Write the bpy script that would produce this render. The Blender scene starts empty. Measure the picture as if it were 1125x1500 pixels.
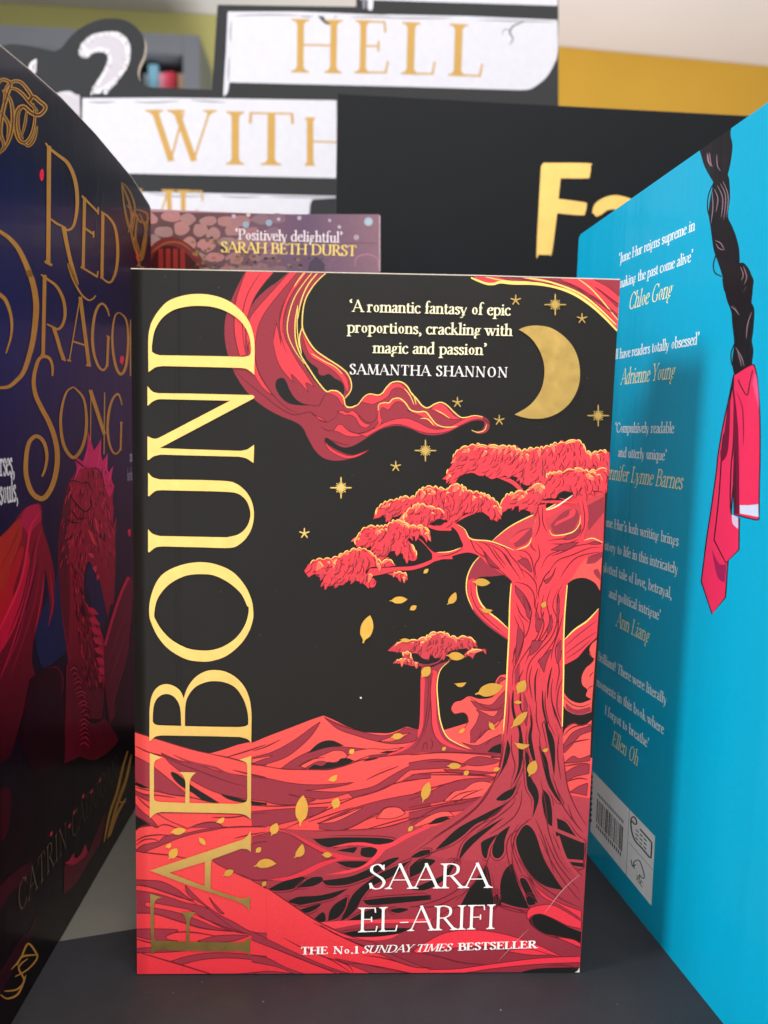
import bpy, bmesh, math, random
from mathutils import Vector
from mathutils.geometry import tessellate_polygon
random.seed(7)
C = bpy.context.scene
# ------------------------------------------------------------------ camera
CX, CY, CZ, PITCH, ROLL, YAW, FPX = -0.00554, -0.20825, 0.15713, 0.10515, 0.02336, 0.04155, 1127.0
def basis():
    f = Vector((math.sin(YAW)*math.cos(PITCH), math.cos(YAW)*math.cos(PITCH), -math.sin(PITCH)))
    r0 = Vector((math.cos(YAW), -math.sin(YAW), 0)); u0 = r0.cross(f)
    return math.cos(ROLL)*r0+math.sin(ROLL)*u0, -math.sin(ROLL)*r0+math.cos(ROLL)*u0, f
RV, UV, FV = basis(); CP = Vector((CX, CY, CZ))
cd = bpy.data.cameras.new('camera'); cam = bpy.data.objects.new('camera', cd); C.collection.objects.link(cam)
from mathutils import Matrix
m3 = Matrix((RV, UV, -FV)).transposed()
cam.matrix_world = Matrix.Translation(CP) @ m3.to_4x4()
cd.sensor_fit = 'HORIZONTAL'; cd.sensor_width = 36; cd.lens = 36*FPX/1125
cd.clip_start = 0.005; cd.clip_end = 60
cd.dof.use_dof = True; cd.dof.focus_distance = 0.232; cd.dof.aperture_fstop = 18
C.camera = cam
# ------------------------------------------------------------------ light
w = bpy.data.worlds.new('World'); C.world = w; w.use_nodes = True
wn = w.node_tree; wn.nodes['Background'].inputs[0].default_value = (1, 0.97, 0.93, 1)
wn.nodes['Background'].inputs[1].default_value = 0.58
def lamp(name, loc, target, size, power, col=(1, 1, 1), sy=None):
    l = bpy.data.lights.new(name, 'AREA'); l.energy = power; l.color = col; l.size = size
    if sy: l.shape = 'RECTANGLE'; l.size_y = sy
    o = bpy.data.objects.new(name, l); C.collection.objects.link(o); o.location = loc
    o.rotation_euler = (Vector(target)-Vector(loc)).to_track_quat('-Z', 'Y').to_euler()
    return o
lamp('ceiling_lamp_over_display', (0.5, -0.75, 1.6), (0, 0.1, 0.1), 0.9, 22, (1, 0.96, 0.91))
lamp('added_floor_fill_light', (0.1, -2.2, 1.65), (0.1, -2.0, -1), 1.4, 60, (1, 0.96, 0.90))  # added fill: brightens the unseen floor that the leaf foil mirrors
lamp('added_ceiling_fill_light', (0.4, 1.3, -0.7), (0.6, 2.2, 1.75), 1.6, 72, (0.97, 0.98, 1.0))  # added fill hidden below the view, brightens ceiling and back walls
lamp('added_foil_reflection_light', (-0.75, -2.5, 0.1), (0, 0, 0.1), 1.7, 14, (0.97, 0.98, 1.0), sy=2.1)  # added bright panel, sized for the title foil to mirror
lamp('shop_window_light_side', (-1.5, -0.43, 0.95), (0.09, 0, 0.12), 0.45, 31, (0.97, 0.98, 1.0), sy=0.6)
C.view_settings.view_transform = 'Standard'; C.view_settings.look = 'None'
C.view_settings.exposure = 0.0; C.view_settings.gamma = 1.0; C.view_settings.use_curve_mapping = False
C.cycles.use_denoising = True
C.cycles.max_bounces = 8
# ------------------------------------------------------------------ helpers
def lin(c):
    return tuple(((v/255)/12.92 if v/255 <= 0.04045 else ((v/255+0.055)/1.055)**2.4) for v in c)
def ray(px, py): return FV + RV*((px-562.5)/FPX) - UV*((py-750)/FPX)
class Plane:
    """vertical face through plan points a and b; s runs a to b, z up; n points to the viewer"""
    def __init__(self, a, b):
        self.a = Vector((a[0], a[1], 0)); d = Vector((b[0]-a[0], b[1]-a[1], 0)); self.L = d.length
        self.u = d.normalized(); self.n = Vector((self.u.y, -self.u.x, 0))
        if self.n.dot(CP-self.a) < 0: self.n = -self.n
    def hit(self, px, py, *_):
        d = ray(px, py); t = (self.a-CP).dot(self.n)/d.dot(self.n); p = CP+d*t
        return ((p-self.a).dot(self.u), p.z)
    def at(self, s, z, o=0.0): return self.a+self.u*s+Vector((0, 0, z))+self.n*o
def atz(px, py, z):
    d = ray(px, py); return CP+d*((z-CP.z)/d.z)
def crop(x0, y0, sc):
    def f(s):
        out = []
        for tok in s.split():
            c = tok.endswith('*'); x, y = tok.rstrip('*').split(','); out.append((x0+sc*float(x), y0+sc*float(y), c))
        return out
    return f
def smooth(pts, closed=True, n=5):
    out = []; N = len(pts); segs = N if closed else N-1
    for i in range(segs):
        p1 = pts[i]; p2 = pts[(i+1) % N]
        c1 = p1[2] or (not closed and i == 0); c2 = p2[2] or (not closed and i == N-2)
        if c1 and c2: out.append((p1[0], p1[1])); continue
        p0 = p1 if c1 else pts[(i-1) % N]; p3 = p2 if c2 else pts[(i+2) % N]
        for k in range(n):
            t = k/n; t2 = t*t; t3 = t2*t
            out.append(tuple(0.5*(2*p1[j]+(p2[j]-p0[j])*t+(2*p0[j]-5*p1[j]+4*p2[j]-p3[j])*t2+(3*p1[j]-p0[j]-3*p2[j]+p3[j])*t3) for j in (0, 1)))
    if not closed: out.append((pts[-1][0], pts[-1][1]))
    return out
def ribbon(pts, wf):
    """left and right rails of a centreline, wf(t, direction angle) the width"""
    n = len(pts); L = [0]
    for i in range(1, n): L.append(L[-1]+math.hypot(pts[i][0]-pts[i-1][0], pts[i][1]-pts[i-1][1]))
    a = []; b = []
    for i in range(n):
        q = pts[min(i+1, n-1)]; p = pts[max(i-1, 0)]; dx, dy = q[0]-p[0], q[1]-p[1]; l = math.hypot(dx, dy) or 1
        h = wf(L[i]/(L[-1] or 1), math.atan2(dy, dx))/2
        a.append((pts[i][0]-dy/l*h, pts[i][1]+dx/l*h)); b.append((pts[i][0]+dy/l*h, pts[i][1]-dx/l*h))
    return a, b
def inside(p, poly):
    r = False; j = len(poly)-1
    for i in range(len(poly)):
        if (poly[i][1] > p[1]) != (poly[j][1] > p[1]) and p[0] < (poly[j][0]-poly[i][0])*(p[1]-poly[i][1])/(poly[j][1]-poly[i][1])+poly[i][0]: r = not r
        j = i
    return r
STEP = 1.5e-7
class Art:
    """flat printed shapes on a Plane; every shape lies STEP above the one before"""
    def __init__(self, pl, base=2e-5, mats=()):
        self.pl = pl; self.o = base; self.v = []; self.f = []; self.c = []; self.m = []; self.mats = list(mats); self.mi = 0; self.clip = None; self.outline = None; self.zmin = None
    def _add(self, sz, faces, col, off):
        k = len(self.v)
        for s, z in sz: self.v.append(self.pl.at(s, z, off))
        for f in faces:
            self.f.append([i+k for i in f]); self.m.append(self.mi)
            for i in f: self.c.append(col(i) if callable(col) else col)
    def sz(self, loops, col, bump=True, off=None):
        if off is None: off = self.o
        if bump: self.o += STEP
        flat = [p for l in loops for p in l]
        tr = tessellate_polygon([[Vector((p[0], p[1], 0)) for p in l] for l in loops])
        self._add(flat, tr, col, off)
    def poly(self, pts, col, holes=(), sm=True, grad=None):
        """pts in photograph pixels on this face; grad=(y0, y1, colour2)"""
        loops = [smooth(p) if sm else [(q[0], q[1]) for q in p] for p in [pts]+list(holes)]
        flat = [p for l in loops for p in l]
        c = lin(col)
        if grad:
            c2 = lin(grad[2])
            def cf(i):
                t = min(1, max(0, (flat[i][1]-grad[0])/(grad[1]-grad[0]))); return tuple(c[j]+(c2[j]-c[j])*t for j in range(3))
        self.sz([[self.pl.hit(*p) for p in l] for l in loops], cf if grad else c)
        return loops[0]
    def line(self, pts, wd, col, taper=True, sm=True, ends=0.15):
        if col == (104, 26, 38): wd *= 1.35
        p = smooth(pts, False) if sm else [(q[0], q[1]) for q in pts]
        wf = (lambda t, a: wd*(ends+(1-ends)*math.sin(math.pi*min(1, max(0, t)))**0.6)) if taper is True else ((lambda t, a: wd*(1-(1-ends)*t)) if taper == 'end' else (lambda t, a: wd))
        self.rib(p, wf, lin(col))
    def rib(self, p, wf, c):
        a, b = ribbon(p, wf); n = len(p)
        sz = [self.pl.hit(*q) for q in a]+[self.pl.hit(*q) for q in b]
        self._add(sz, [(i, i+1, n+i+1, n+i) for i in range(n-1)], c, self.o); self.o += STEP
    def text(self, s, p1, cap, col, p0=None, width=None, T=0.135, t=0.05, slant=0.0, align='l', track=0.0, up=None):
        """set a line of type; p0 left and p1 right end of its baseline in photo pixels; cap height in metres"""
        polys, adv = typeset(s, T, t, track, slant)
        B = self.pl.hit(*p1)
        if p0 is not None:
            A = self.pl.hit(*p0); sx = math.hypot(B[0]-A[0], B[1]-A[1])/adv; e = ((B[0]-A[0])/sx/adv, (B[1]-A[1])/sx/adv)
        else:
    
            sgn = 1 if self.pl.u.dot(Vector((0, 0, 1)).cross(self.pl.n)) > 0 else -1
            sx = cap*(width or 1.0); e = (sgn*1.0, 0.0); A = (B[0]-sx*adv*e[0], B[1])
        nz = (0.0, 1.0)
        c = lin(col); k = 0; base = self.o
        for loops in polys:
            L = [[(A[0]+x*sx*e[0]+y*cap*nz[0], A[1]+x*sx*e[1]+y*cap*nz[1]) for x, y in l] for l in loops]
            self.sz(L, c, bump=False, off=base+(k % 16)*STEP); k += 1
        self.o = base+17*STEP
    def build(self, name, parent):
        me = bpy.data.meshes.new(name); me.from_pydata([tuple(v) for v in self.v], [], self.f)
        at = me.color_attributes.new('Col', 'FLOAT_COLOR', 'CORNER')
        # from_pydata keeps the corner order
        buf = []
        for c in self.c: buf += [c[0], c[1], c[2], 1.0]
        at.data.foreach_set('color', buf)
        for m in self.mats: me.materials.append(m)
        me.polygons.foreach_set('material_index', self.m)
        # turn every face to the viewer
        bm = bmesh.new(); bm.from_mesh(me); n = self.pl.n
        for f in bm.faces:
            f.normal_update()
            if f.normal.dot(n) < 0: f.normal_flip()
        if self.outline: self.clip = self.outline
        if self.clip:
            # trim the print at the edge of its cover
            cq = self.clip; cs = sum(p[0] for p in cq)/len(cq); cz = sum(p[1] for p in cq)/len(cq)
            for i in range(len(cq)):
                p, q = cq[i], cq[(i+1) % len(cq)]
                d = Vector((q[0]-p[0], q[1]-p[1])); nn = Vector((d.y, -d.x))
                if nn.dot(Vector((cs-p[0], cz-p[1]))) > 0: nn = -nn
                bmesh.ops.bisect_plane(bm, geom=bm.verts[:]+bm.edges[:]+bm.faces[:], dist=1e-7, plane_co=self.pl.at(p[0], p[1]), plane_no=self.pl.u*nn.x+Vector((0, 0, nn.y)), clear_outer=True)
        if self.zmin is not None:
            bmesh.ops.bisect_plane(bm, geom=bm.verts[:]+bm.edges[:]+bm.faces[:], dist=1e-7, plane_co=(0, 0, self.zmin), plane_no=(0, 0, -1), clear_outer=True)
        bm.to_mesh(me); bm.free(); me.update()
        o = bpy.data.objects.new(name, me); C.collection.objects.link(o)
        if parent: o.parent = parent; o.matrix_parent_inverse = parent.matrix_basis.inverted()
        return o
# ------------------------------------------------------------------ a drawn roman letter (cap height 1, x-height .64)
G = {
'A': (.74, 'lnS .03,0 .36,1.02;lE .34,1.02 .70,0;ln .14,.36 .57,.36'),
'B': (.66, 'lB .14,0 .14,1;c .14,.98 .34,.98 .49,.88 .49,.66 .34,.54 .14,.53;c .14,.53 .4,.54 .57,.42 .57,.13 .4,.02 .14,.02'),
'C': (.74, 'c .66,.80 .56,.93 .4,.99 .18,.86 .08,.5 .18,.14 .4,.01 .58,.06 .69,.22;ln .665,.99 .665,.74'),
'D': (.82, 'lB .14,0 .14,1;c .14,.98 .42,.97 .65,.82 .73,.5 .65,.18 .42,.03 .14,.02'),
'E': (.64, 'lB .14,0 .14,1;ln .14,.975 .52,.975;lk .52,.99 .54,.78;ln .14,.52 .42,.52;lk .42,.62 .42,.42;ln .14,.025 .56,.025;lk .56,.01 .60,.24'),
'F': (.58, 'lB .14,0 .14,1;ln .14,.975 .52,.975;lk .52,.99 .54,.78;ln .14,.50 .42,.50;lk .42,.60 .42,.40'),
'G': (.80, 'c .67,.82 .56,.94 .4,.99 .18,.86 .08,.5 .18,.14 .42,.01 .58,.04 .66,.1;lF .66,.42 .66,.04;ln .67,.99 .67,.76'),
'H': (.84, 'lB .14,0 .14,1;lB .70,0 .70,1;ln .14,.52 .70,.52'),
'I': (.34, 'lB .17,0 .17,1'),
'J': (.36, 'lB .2,.0 .2,1;c .2,.1 .19,-.1 .1,-.22 -.02,-.25'),
'K': (.76, 'lB .14,0 .14,1;ln .14,.45 .60,.99;lE .28,.58 .68,0'),
'L': (.62, 'lB .14,0 .14,1;ln .14,.025 .54,.025;lk .54,.01 .58,.26'),
'M': (.96, 'lnB .1,0 .16,1;l .16,1 .48,.04;ln .48,.04 .80,1;lB .80,1 .86,0'),
'N': (.84, 'lnB .14,0 .14,1;l .12,1.0 .70,.0;lnE .70,0 .70,1'),
'O': (.84, 'o .42,.5 .34,.49'),
'P': (.60, 'lB .14,0 .14,1;c .14,.98 .36,.98 .52,.88 .52,.62 .36,.48 .14,.48'),
'Q': (.84, 'o .42,.5 .34,.49;l .42,.02 .80,-.2'),
'R': (.70, 'lB .14,0 .14,1;c .14,.98 .34,.98 .50,.88 .50,.64 .34,.51 .14,.50;lE .33,.50 .66,0'),
'S': (.54, 'c .44,.80 .36,.94 .25,.99 .11,.90 .10,.72 .24,.57 .40,.42 .46,.26 .38,.07 .24,.01 .12,.07 .06,.24;ln .445,.98 .445,.76;ln .065,.02 .065,.26'),
'T': (.68, 'lS .34,0 .34,.98;ln .05,.975 .63,.975;lk .05,.99 .04,.78;lk .63,.99 .64,.78'),
'U': (.80, 'cE .13,1 .13,.6 .13,.3 .22,.08 .40,.01 .58,.08 .66,.3 .66,.6 .66,1;lE .13,.8 .13,1;lnE .66,.8 .66,1'),
'V': (.72, 'lS .05,1 .37,0;lnE .36,0 .66,1'),
'W': (1.02, 'lS .05,1 .32,0;ln .31,0 .52,.95;lS .40,1 .69,0;lnE .68,0 .95,1'),
'X': (.70, 'lB .06,1 .62,0;lnB .08,0 .60,1'),
'Y': (.68, 'lS .05,1 .34,.45;lnE .34,.45 .62,1;lE .34,.48 .34,0'),
'Z': (.64, 'ln .08,.975 .56,.975;ln .56,.99 .08,.01;ln .08,.025 .58,.025'),
'a': (.47, 'c .09,.50 .16,.61 .26,.63 .33,.56 .34,.44 .34,.3 .34,.12 .38,.03 .46,.05;c .34,.39 .2,.33 .09,.24 .07,.11 .14,.02 .24,.03 .34,.13'),
'b': (.55, 'lF .12,1.04 .12,.02;c .12,.48 .2,.6 .32,.62 .46,.5 .48,.3 .4,.08 .26,.0 .12,.08'),
'c': (.45, 'c .39,.50 .33,.6 .24,.63 .11,.53 .06,.32 .12,.1 .25,.01 .35,.04 .41,.14'),
'd': (.56, 'c .42,.5 .36,.6 .25,.63 .11,.5 .06,.3 .12,.08 .24,.0 .34,.05 .42,.16;lF .42,1.04 .42,.06;c .42,.1 .45,.02 .53,.03'),
'e': (.46, 'ln .08,.36 .40,.40;c .40,.40 .36,.58 .24,.63 .11,.52 .06,.31 .12,.1 .25,.01 .35,.04 .42,.15'),
'f': (.34, 'cnx .40,.96 .32,1.04 .22,1.02 .16,.9 .15,.7;lE .15,.85 .15,0;ln .03,.60 .31,.60'),
'g': (.50, 'o .23,.43 .16,.20;ln .34,.57 .49,.60;c .14,.28 .08,.2 .12,.12 .3,.08 .43,.0 .43,-.16 .3,-.29 .14,-.28 .06,-.18 .1,-.05 .2,.06'),
'h': (.57, 'lFE .12,1.04 .12,0;c .12,.46 .22,.59 .33,.62 .42,.56 .44,.4;lE .44,.45 .44,0'),
'i': (.28, 'lFE .14,.64 .14,0;d .14,.86 .075'),
'j': (.28, 'lF .14,.64 .14,-.1;c .14,.0 .13,-.18 .06,-.28 -.03,-.28;d .14,.86 .075'),
'k': (.55, 'lFE .12,1.04 .12,0;ln .12,.3 .42,.62;lE .22,.42 .49,0'),
'l': (.28, 'lFE .14,1.04 .14,0'),
'm': (.86, 'lFE .12,.64 .12,0;c .12,.46 .2,.58 .31,.62 .41,.56 .43,.4;lE .43,.45 .43,0;c .43,.46 .52,.58 .63,.62 .72,.56 .74,.4;lE .74,.45 .74,0'),
'n': (.58, 'lFE .12,.64 .12,0;c .12,.46 .22,.59 .33,.62 .43,.56 .45,.4;lE .45,.45 .45,0'),
'o': (.52, 'o .26,.32 .20,.305'),
'p': (.56, 'lFE .12,.64 .12,-.32;c .12,.48 .2,.6 .32,.62 .46,.5 .49,.3 .42,.08 .28,.0 .12,.08'),
'q': (.55, 'c .42,.5 .36,.6 .25,.63 .11,.5 .06,.3 .12,.08 .24,.0 .34,.05 .42,.16;lE .42,.64 .42,-.32'),
'r': (.41, 'lFE .12,.64 .12,0;c .12,.42 .19,.56 .27,.62 .36,.6;d .355,.56 .055'),
's': (.39, 'c .31,.50 .26,.61 .18,.63 .09,.56 .10,.43 .2,.34 .30,.25 .32,.12 .24,.02 .16,.01 .06,.13;ln .32,.62 .32,.47;ln .06,.02 .06,.17'),
't': (.35, 'c .15,.82 .15,.5 .15,.15 .2,.03 .27,.03 .34,.1;ln .03,.60 .32,.60'),
'u': (.57, 'cF .12,.62 .12,.3 .14,.1 .22,.02 .34,.06 .44,.18;lFE .44,.62 .44,0'),
'v': (.52, 'lS .04,.62 .27,0;lnE .26,0 .47,.62'),
'w': (.76, 'lS .04,.62 .24,0;ln .23,0 .38,.58;lS .34,.62 .53,0;lnE .52,0 .70,.62'),
'x': (.52, 'lB .06,.62 .45,0;lnB .06,0 .44,.62'),
'y': (.52, 'lS .04,.62 .28,0;lnE .46,.62 .24,-.08;cn .24,-.08 .17,-.25 .09,-.29 .03,-.24'),
'z': (.46, 'ln .06,.60 .40,.60;l .40,.61 .06,.02;ln .06,.03 .42,.03'),
"'": (.2, 'c .11,1.02 .14,.9 .06,.74'), '‘': (.24, 'c .16,1.06 .06,.94 .10,.80;d .12,.82 .075'), '’': (.24, 'c .08,.74 .18,.86 .14,1.0;d .12,.98 .075'),
',': (.24, 'c .06,-.2 .16,-.08 .13,.06;d .12,.06 .075'), '.': (.24, 'd .12,.06 .08'), '!': (.28, 'l .14,1 .14,.3;d .14,.06 .075'),
'-': (.36, 'lk .05,.36 .31,.36'), ' ': (.31, ''),
'0': (.56, 'o .28,.5 .21,.48'), '1': (.36, 'lE .2,.98 .2,0;ln .06,.84 .2,.97'), '7': (.5, 'ln .06,.97 .46,.97;l .45,.98 .18,0'), '8': (.5, 'o .25,.74 .16,.23;o .25,.27 .19,.26'), '9': (.52, 'o .26,.68 .18,.29;c .44,.68 .4,.3 .16,.0'),
}
def typeset(s, T, t, track=0.0, slant=0.0):
    out = []; x0 = 0.0
    for ch in s:
        adv, spec = G.get(ch, G['-'])
        for st in spec.split(';'):
            if not st: continue
            fl, *pp = st.split(' ')
            if fl[0] == 'd':
                x, y = map(float, pp[0].split(',')); r = float(pp[1]); r = r*(T/0.135)**.5
                out.append((x0, [[(x+r*math.cos(a*math.pi/6), y+r*math.sin(a*math.pi/6)) for a in range(12)]])); continue
            P = [tuple(map(float, p.split(','))) for p in pp]
            if fl[0] == 'o':
                (cx, cy), (rx, ry) = P; tl = math.radians(12)
                ou = []; inn = []
                for k in range(32):
                    a = k/32*2*math.pi; th = min(t+(T*1.08-t)*abs(math.cos(a-tl))**1.4, rx*.6)
                    ou.append((cx+rx*math.cos(a), cy+ry*math.sin(a)))
                    inn.append((cx+(rx-th)*math.cos(a), cy+(ry-min(th, t*1.35, ry*.4))*math.sin(a)))
                out.append((x0, [ou, inn])); continue
            wf = (lambda u, a: t) if 'n' in fl else ((lambda u, a: t*1.1) if 'k' in fl else (lambda u, a: math.hypot(T*math.sin(a-0.16), t*math.cos(a-0.16))))
            cl = smooth([(p[0], p[1], False) for p in P], False, 5) if fl[0] == 'c' else P
            if 'x' in fl: wf = lambda u, a: t+(T-t)*u*0.8
            a, b = ribbon(cl, wf)
            out.append((x0, [a+b[::-1]]))
            def serif(p, q, half):
                up = 1 if q[1] > p[1] else -1; h = wf(0, math.atan2(q[1]-p[1], q[0]-p[0]))/2/max(.5, abs(q[1]-p[1])/math.hypot(q[0]-p[0], q[1]-p[1]))
                e = h+0.075+T*.15; th = max(t*.75, .03); br = 0.11; sl = (q[0]-p[0])/(q[1]-p[1])*br*up
                if half: return [(p[0]-e, p[1]-.07), (p[0]-e, p[1]-.045), (p[0]+h, p[1]+.035), (p[0]+h, p[1]-.05), (p[0]-h, p[1]-.13), (p[0]-h*1.3, p[1]-.09)]
                L = [(p[0]-e, p[1]), (p[0]-e, p[1]+up*th), (p[0]-h-.03, p[1]+up*(th+.02)), (p[0]-h+sl, p[1]+up*br)]
                R = [(p[0]+h+sl, p[1]+up*br), (p[0]+h+.03, p[1]+up*(th+.02)), (p[0]+e, p[1]+up*th), (p[0]+e, p[1])]
                return L+R
            if 'S' in fl or 'B' in fl: out.append((x0, [serif(P[0], P[1], False)]))
            if 'F' in fl: out.append((x0, [serif(P[0], P[1], True)]))
            if 'E' in fl or 'B' in fl: out.append((x0, [serif(P[-1], P[-2], False)]))
        x0 += adv+track
    return [[[(x+dx+slant*y, y) for x, y in l] for l in loops] for dx, loops in out], x0-track
# ------------------------------------------------------------------ materials
def mat(name, col=None, rough=0.5, metal=0.0, spec=0.5, coat=0.0, coat_rough=0.1, noise=None, bump=None, rvar=None, streak=None, specks=None):
    """Principled surface; col None reads the printed ink colour of the mesh"""
    m = bpy.data.materials.new(name); m.use_nodes = True; nt = m.node_tree; b = nt.nodes['Principled BSDF']
    b.inputs['Roughness'].default_value = rough; b.inputs['Metallic'].default_value = metal
    b.inputs['Specular IOR Level'].default_value = spec; b.inputs['Coat Weight'].default_value = coat; b.inputs['Coat Roughness'].default_value = coat_rough
    tc = nt.nodes.new('ShaderNodeTexCoord')
    def nz(scale, detail=4):
        n = nt.nodes.new('ShaderNodeTexNoise'); n.inputs['Scale'].default_value = scale; n.inputs['Detail'].default_value = detail
        nt.links.new(tc.outputs['Object'], n.inputs['Vector']); return n
    if col is None:
        a = nt.nodes.new('ShaderNodeAttribute'); a.attribute_name = 'Col'; src = a.outputs['Color']
    else:
        r = nt.nodes.new('ShaderNodeRGB'); r.outputs[0].default_value = lin(col)+(1,); src = r.outputs[0]
    if noise:
        n = nz(noise[0]); mr = nt.nodes.new('ShaderNodeMapRange'); mr.inputs['From Min'].default_value = 0.3; mr.inputs['From Max'].default_value = 0.7
        mr.inputs['To Min'].default_value = 1-noise[1]; mr.inputs['To Max'].default_value = 1+noise[1]
        nt.links.new(n.outputs['Fac'], mr.inputs['Value'])
        mx = nt.nodes.new('ShaderNodeVectorMath'); mx.operation = 'SCALE'
        nt.links.new(src, mx.inputs[0]); nt.links.new(mr.outputs['Result'], mx.inputs['Scale']); src = mx.outputs[0]
    if specks:
        n = nz(specks[0], 1); mr = nt.nodes.new('ShaderNodeMapRange'); mr.inputs['From Min'].default_value = specks[1]; mr.inputs['From Max'].default_value = specks[1]+0.02
        nt.links.new(n.outputs['Fac'], mr.inputs['Value'])
        mx = nt.nodes.new('ShaderNodeMix'); mx.data_type = 'RGBA'; mx.inputs['B'].default_value = (0.32, 0.30, 0.28, 1)
        nt.links.new(mr.outputs['Result'], mx.inputs['Factor']); nt.links.new(src, mx.inputs['A']); src = mx.outputs['Result']
    nt.links.new(src, b.inputs['Base Color'])
    if rvar:
        n = nz(rvar[0]); mr = nt.nodes.new('ShaderNodeMapRange'); mr.inputs['From Min'].default_value = 0.3; mr.inputs['From Max'].default_value = 0.7
        mr.inputs['To Min'].default_value = rough-rvar[1]; mr.inputs['To Max'].default_value = rough+rvar[1]
        nt.links.new(n.outputs['Fac'], mr.inputs['Value']); nt.links.new(mr.outputs['Result'], b.inputs['Roughness'])
    if bump:
        n = nz(bump[0])
        if streak:
            mp = nt.nodes.new('ShaderNodeMapping'); mp.inputs['Scale'].default_value = streak
            nt.links.new(tc.outputs['Object'], mp.inputs['Vector']); nt.links.new(mp.outputs['Vector'], n.inputs['Vector'])
        bp = nt.nodes.new('ShaderNodeBump'); bp.inputs['Strength'].default_value = bump[1]; bp.inputs['Distance'].default_value = bump[2]
        nt.links.new(n.outputs['Fac'], bp.inputs['Height']); nt.links.new(bp.outputs['Normal'], b.inputs['Normal'])
        if coat: nt.links.new(bp.outputs['Normal'], b.inputs['Coat Normal'])
    return m
M_MATT = mat('matt_laminated_print', rough=0.42, spec=0.24, noise=(1800, 0.06), bump=(55, 0.25, 0.0006), rvar=(60, 0.05))
def crease(m, xs):
    """pressed hinge line and rounded spine side of a paperback cover, as relief"""
    nt = m.node_tree; bp = [n for n in nt.nodes if n.type == 'BUMP'][0]; tc = [n for n in nt.nodes if n.type == 'TEX_COORD'][0]
    sx = nt.nodes.new('ShaderNodeSeparateXYZ'); nt.links.new(tc.outputs['Object'], sx.inputs[0])
    h = None
    for x, wd, dp in xs:
        a = nt.nodes.new('ShaderNodeMath'); a.operation = 'SUBTRACT'; a.inputs[1].default_value = x; nt.links.new(sx.outputs['X'], a.inputs[0])
        c = nt.nodes.new('ShaderNodeMath'); c.operation = 'ABSOLUTE'; nt.links.new(a.outputs[0], c.inputs[0])
        mr = nt.nodes.new('ShaderNodeMapRange'); mr.interpolation_type = 'SMOOTHSTEP'; mr.inputs['From Max'].default_value = wd; mr.inputs['To Min'].default_value = -dp; mr.inputs['To Max'].default_value = 0
        nt.links.new(c.outputs[0], mr.inputs['Value'])
        if h is None: h = mr.outputs['Result']
        else:
            s_ = nt.nodes.new('ShaderNodeMath'); s_.operation = 'ADD'; nt.links.new(h, s_.inputs[0]); nt.links.new(mr.outputs['Result'], s_.inputs[1]); h = s_.outputs[0]
    b2 = nt.nodes.new('ShaderNodeBump'); b2.inputs['Strength'].default_value = 1.0; b2.inputs['Distance'].default_value = 1.0
    nt.links.new(h, b2.inputs['Height']); nt.links.new(bp.outputs['Normal'], b2.inputs['Normal'])
    b = nt.nodes['Principled BSDF']; nt.links.new(b2.outputs['Normal'], b.inputs['Normal'])
crease(M_MATT, ((-0.0525, 0.0011, 0.00010), (-0.0665, 0.0055, 0.0016)))
M_FOIL = mat('gold_foil', (236, 198, 116), rough=0.3, metal=1.0, noise=(500, 0.025), bump=(90, 0.12, 0.0004), rvar=(300, 0.04))
M_FOILL = mat('gold_foil_warm_reflection', (246, 190, 88), rough=0.34, metal=0.85, noise=(500, 0.05), bump=(120, 0.15, 0.0004))  # same foil as the title, warm reflected light put into its colour
M_FOILD = mat('dull_gold_foil', (216, 156, 66), rough=0.4, metal=0.35, noise=(300, 0.08))
M_INK = mat('white_ink', rough=0.5)
M_GLOSS = mat('gloss_laminated_print', rough=0.3, spec=0.14, coat=0.12, coat_rough=0.05, noise=(400, 0.04), bump=(60, 0.2, 0.0008), streak=(1, 1, 0.12))
M_BLUE = mat('satin_laminated_print', rough=0.32, spec=0.25, coat=0.14, coat_rough=0.08, noise=(400, 0.02), bump=(70, 0.35, 0.0012), streak=(1, 1, 0.03))
M_CARD = mat('printed_display_card', rough=0.6, spec=0.3, noise=(200, 0.03))
M_PAGE = mat('book_paper', (226, 216, 196), rough=0.9, noise=(900, 0.08))
M_EDGE = mat('cut_card_edge', (215, 205, 190), rough=0.85)
M_BLACKC = mat('black_cover_card', (30, 28, 28), rough=0.45)
M_BLUEC = mat('blue_cover_card', (0, 160, 205), rough=0.4)
M_NAVYC = mat('navy_cover_card', (24, 26, 48), rough=0.35)
M_MAUVEC = mat('mauve_cover_card', (150, 105, 120), rough=0.4)
def box(bm, x0, x1, y0, y1, z0, z1):
    vs = [bm.verts.new((x, y, z)) for x in (x0, x1) for y in (y0, y1) for z in (z0, z1)]
    for f in ((0, 1, 3, 2), (4, 6, 7, 5), (0, 4, 5, 1), (2, 3, 7, 6), (0, 2, 6, 4), (1, 5, 7, 3)): bm.faces.new([vs[i] for i in f])
def prism(bm, loop3, vec):
    """solid between a 3-D outline and its copy moved by vec"""
    a = [bm.verts.new(p) for p in loop3]; b = [bm.verts.new(p+vec) for p in loop3]; n = len(a)
    tr = tessellate_polygon([loop3])
    for t in tr: bm.faces.new([a[i] for i in t]); bm.faces.new([b[i] for i in reversed(t)])
    for i in range(n): bm.faces.new([a[i], a[(i+1) % n], b[(i+1) % n], b[i]])
def obj(name, bm, m, parent=None, bevel=0):
    bmesh.ops.recalc_face_normals(bm, faces=bm.faces[:])
    me = bpy.data.meshes.new(name); bm.to_mesh(me); bm.free(); me.materials.append(m)
    o = bpy.data.objects.new(name, me); C.collection.objects.link(o)
    if parent: o.parent = parent; o.matrix_parent_inverse = parent.matrix_basis.inverted()
    if bevel:
        md = o.modifiers.new('bevel', 'BEVEL'); md.width = bevel; md.segments = 2; md.limit_method = 'ANGLE'
    return o
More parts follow.
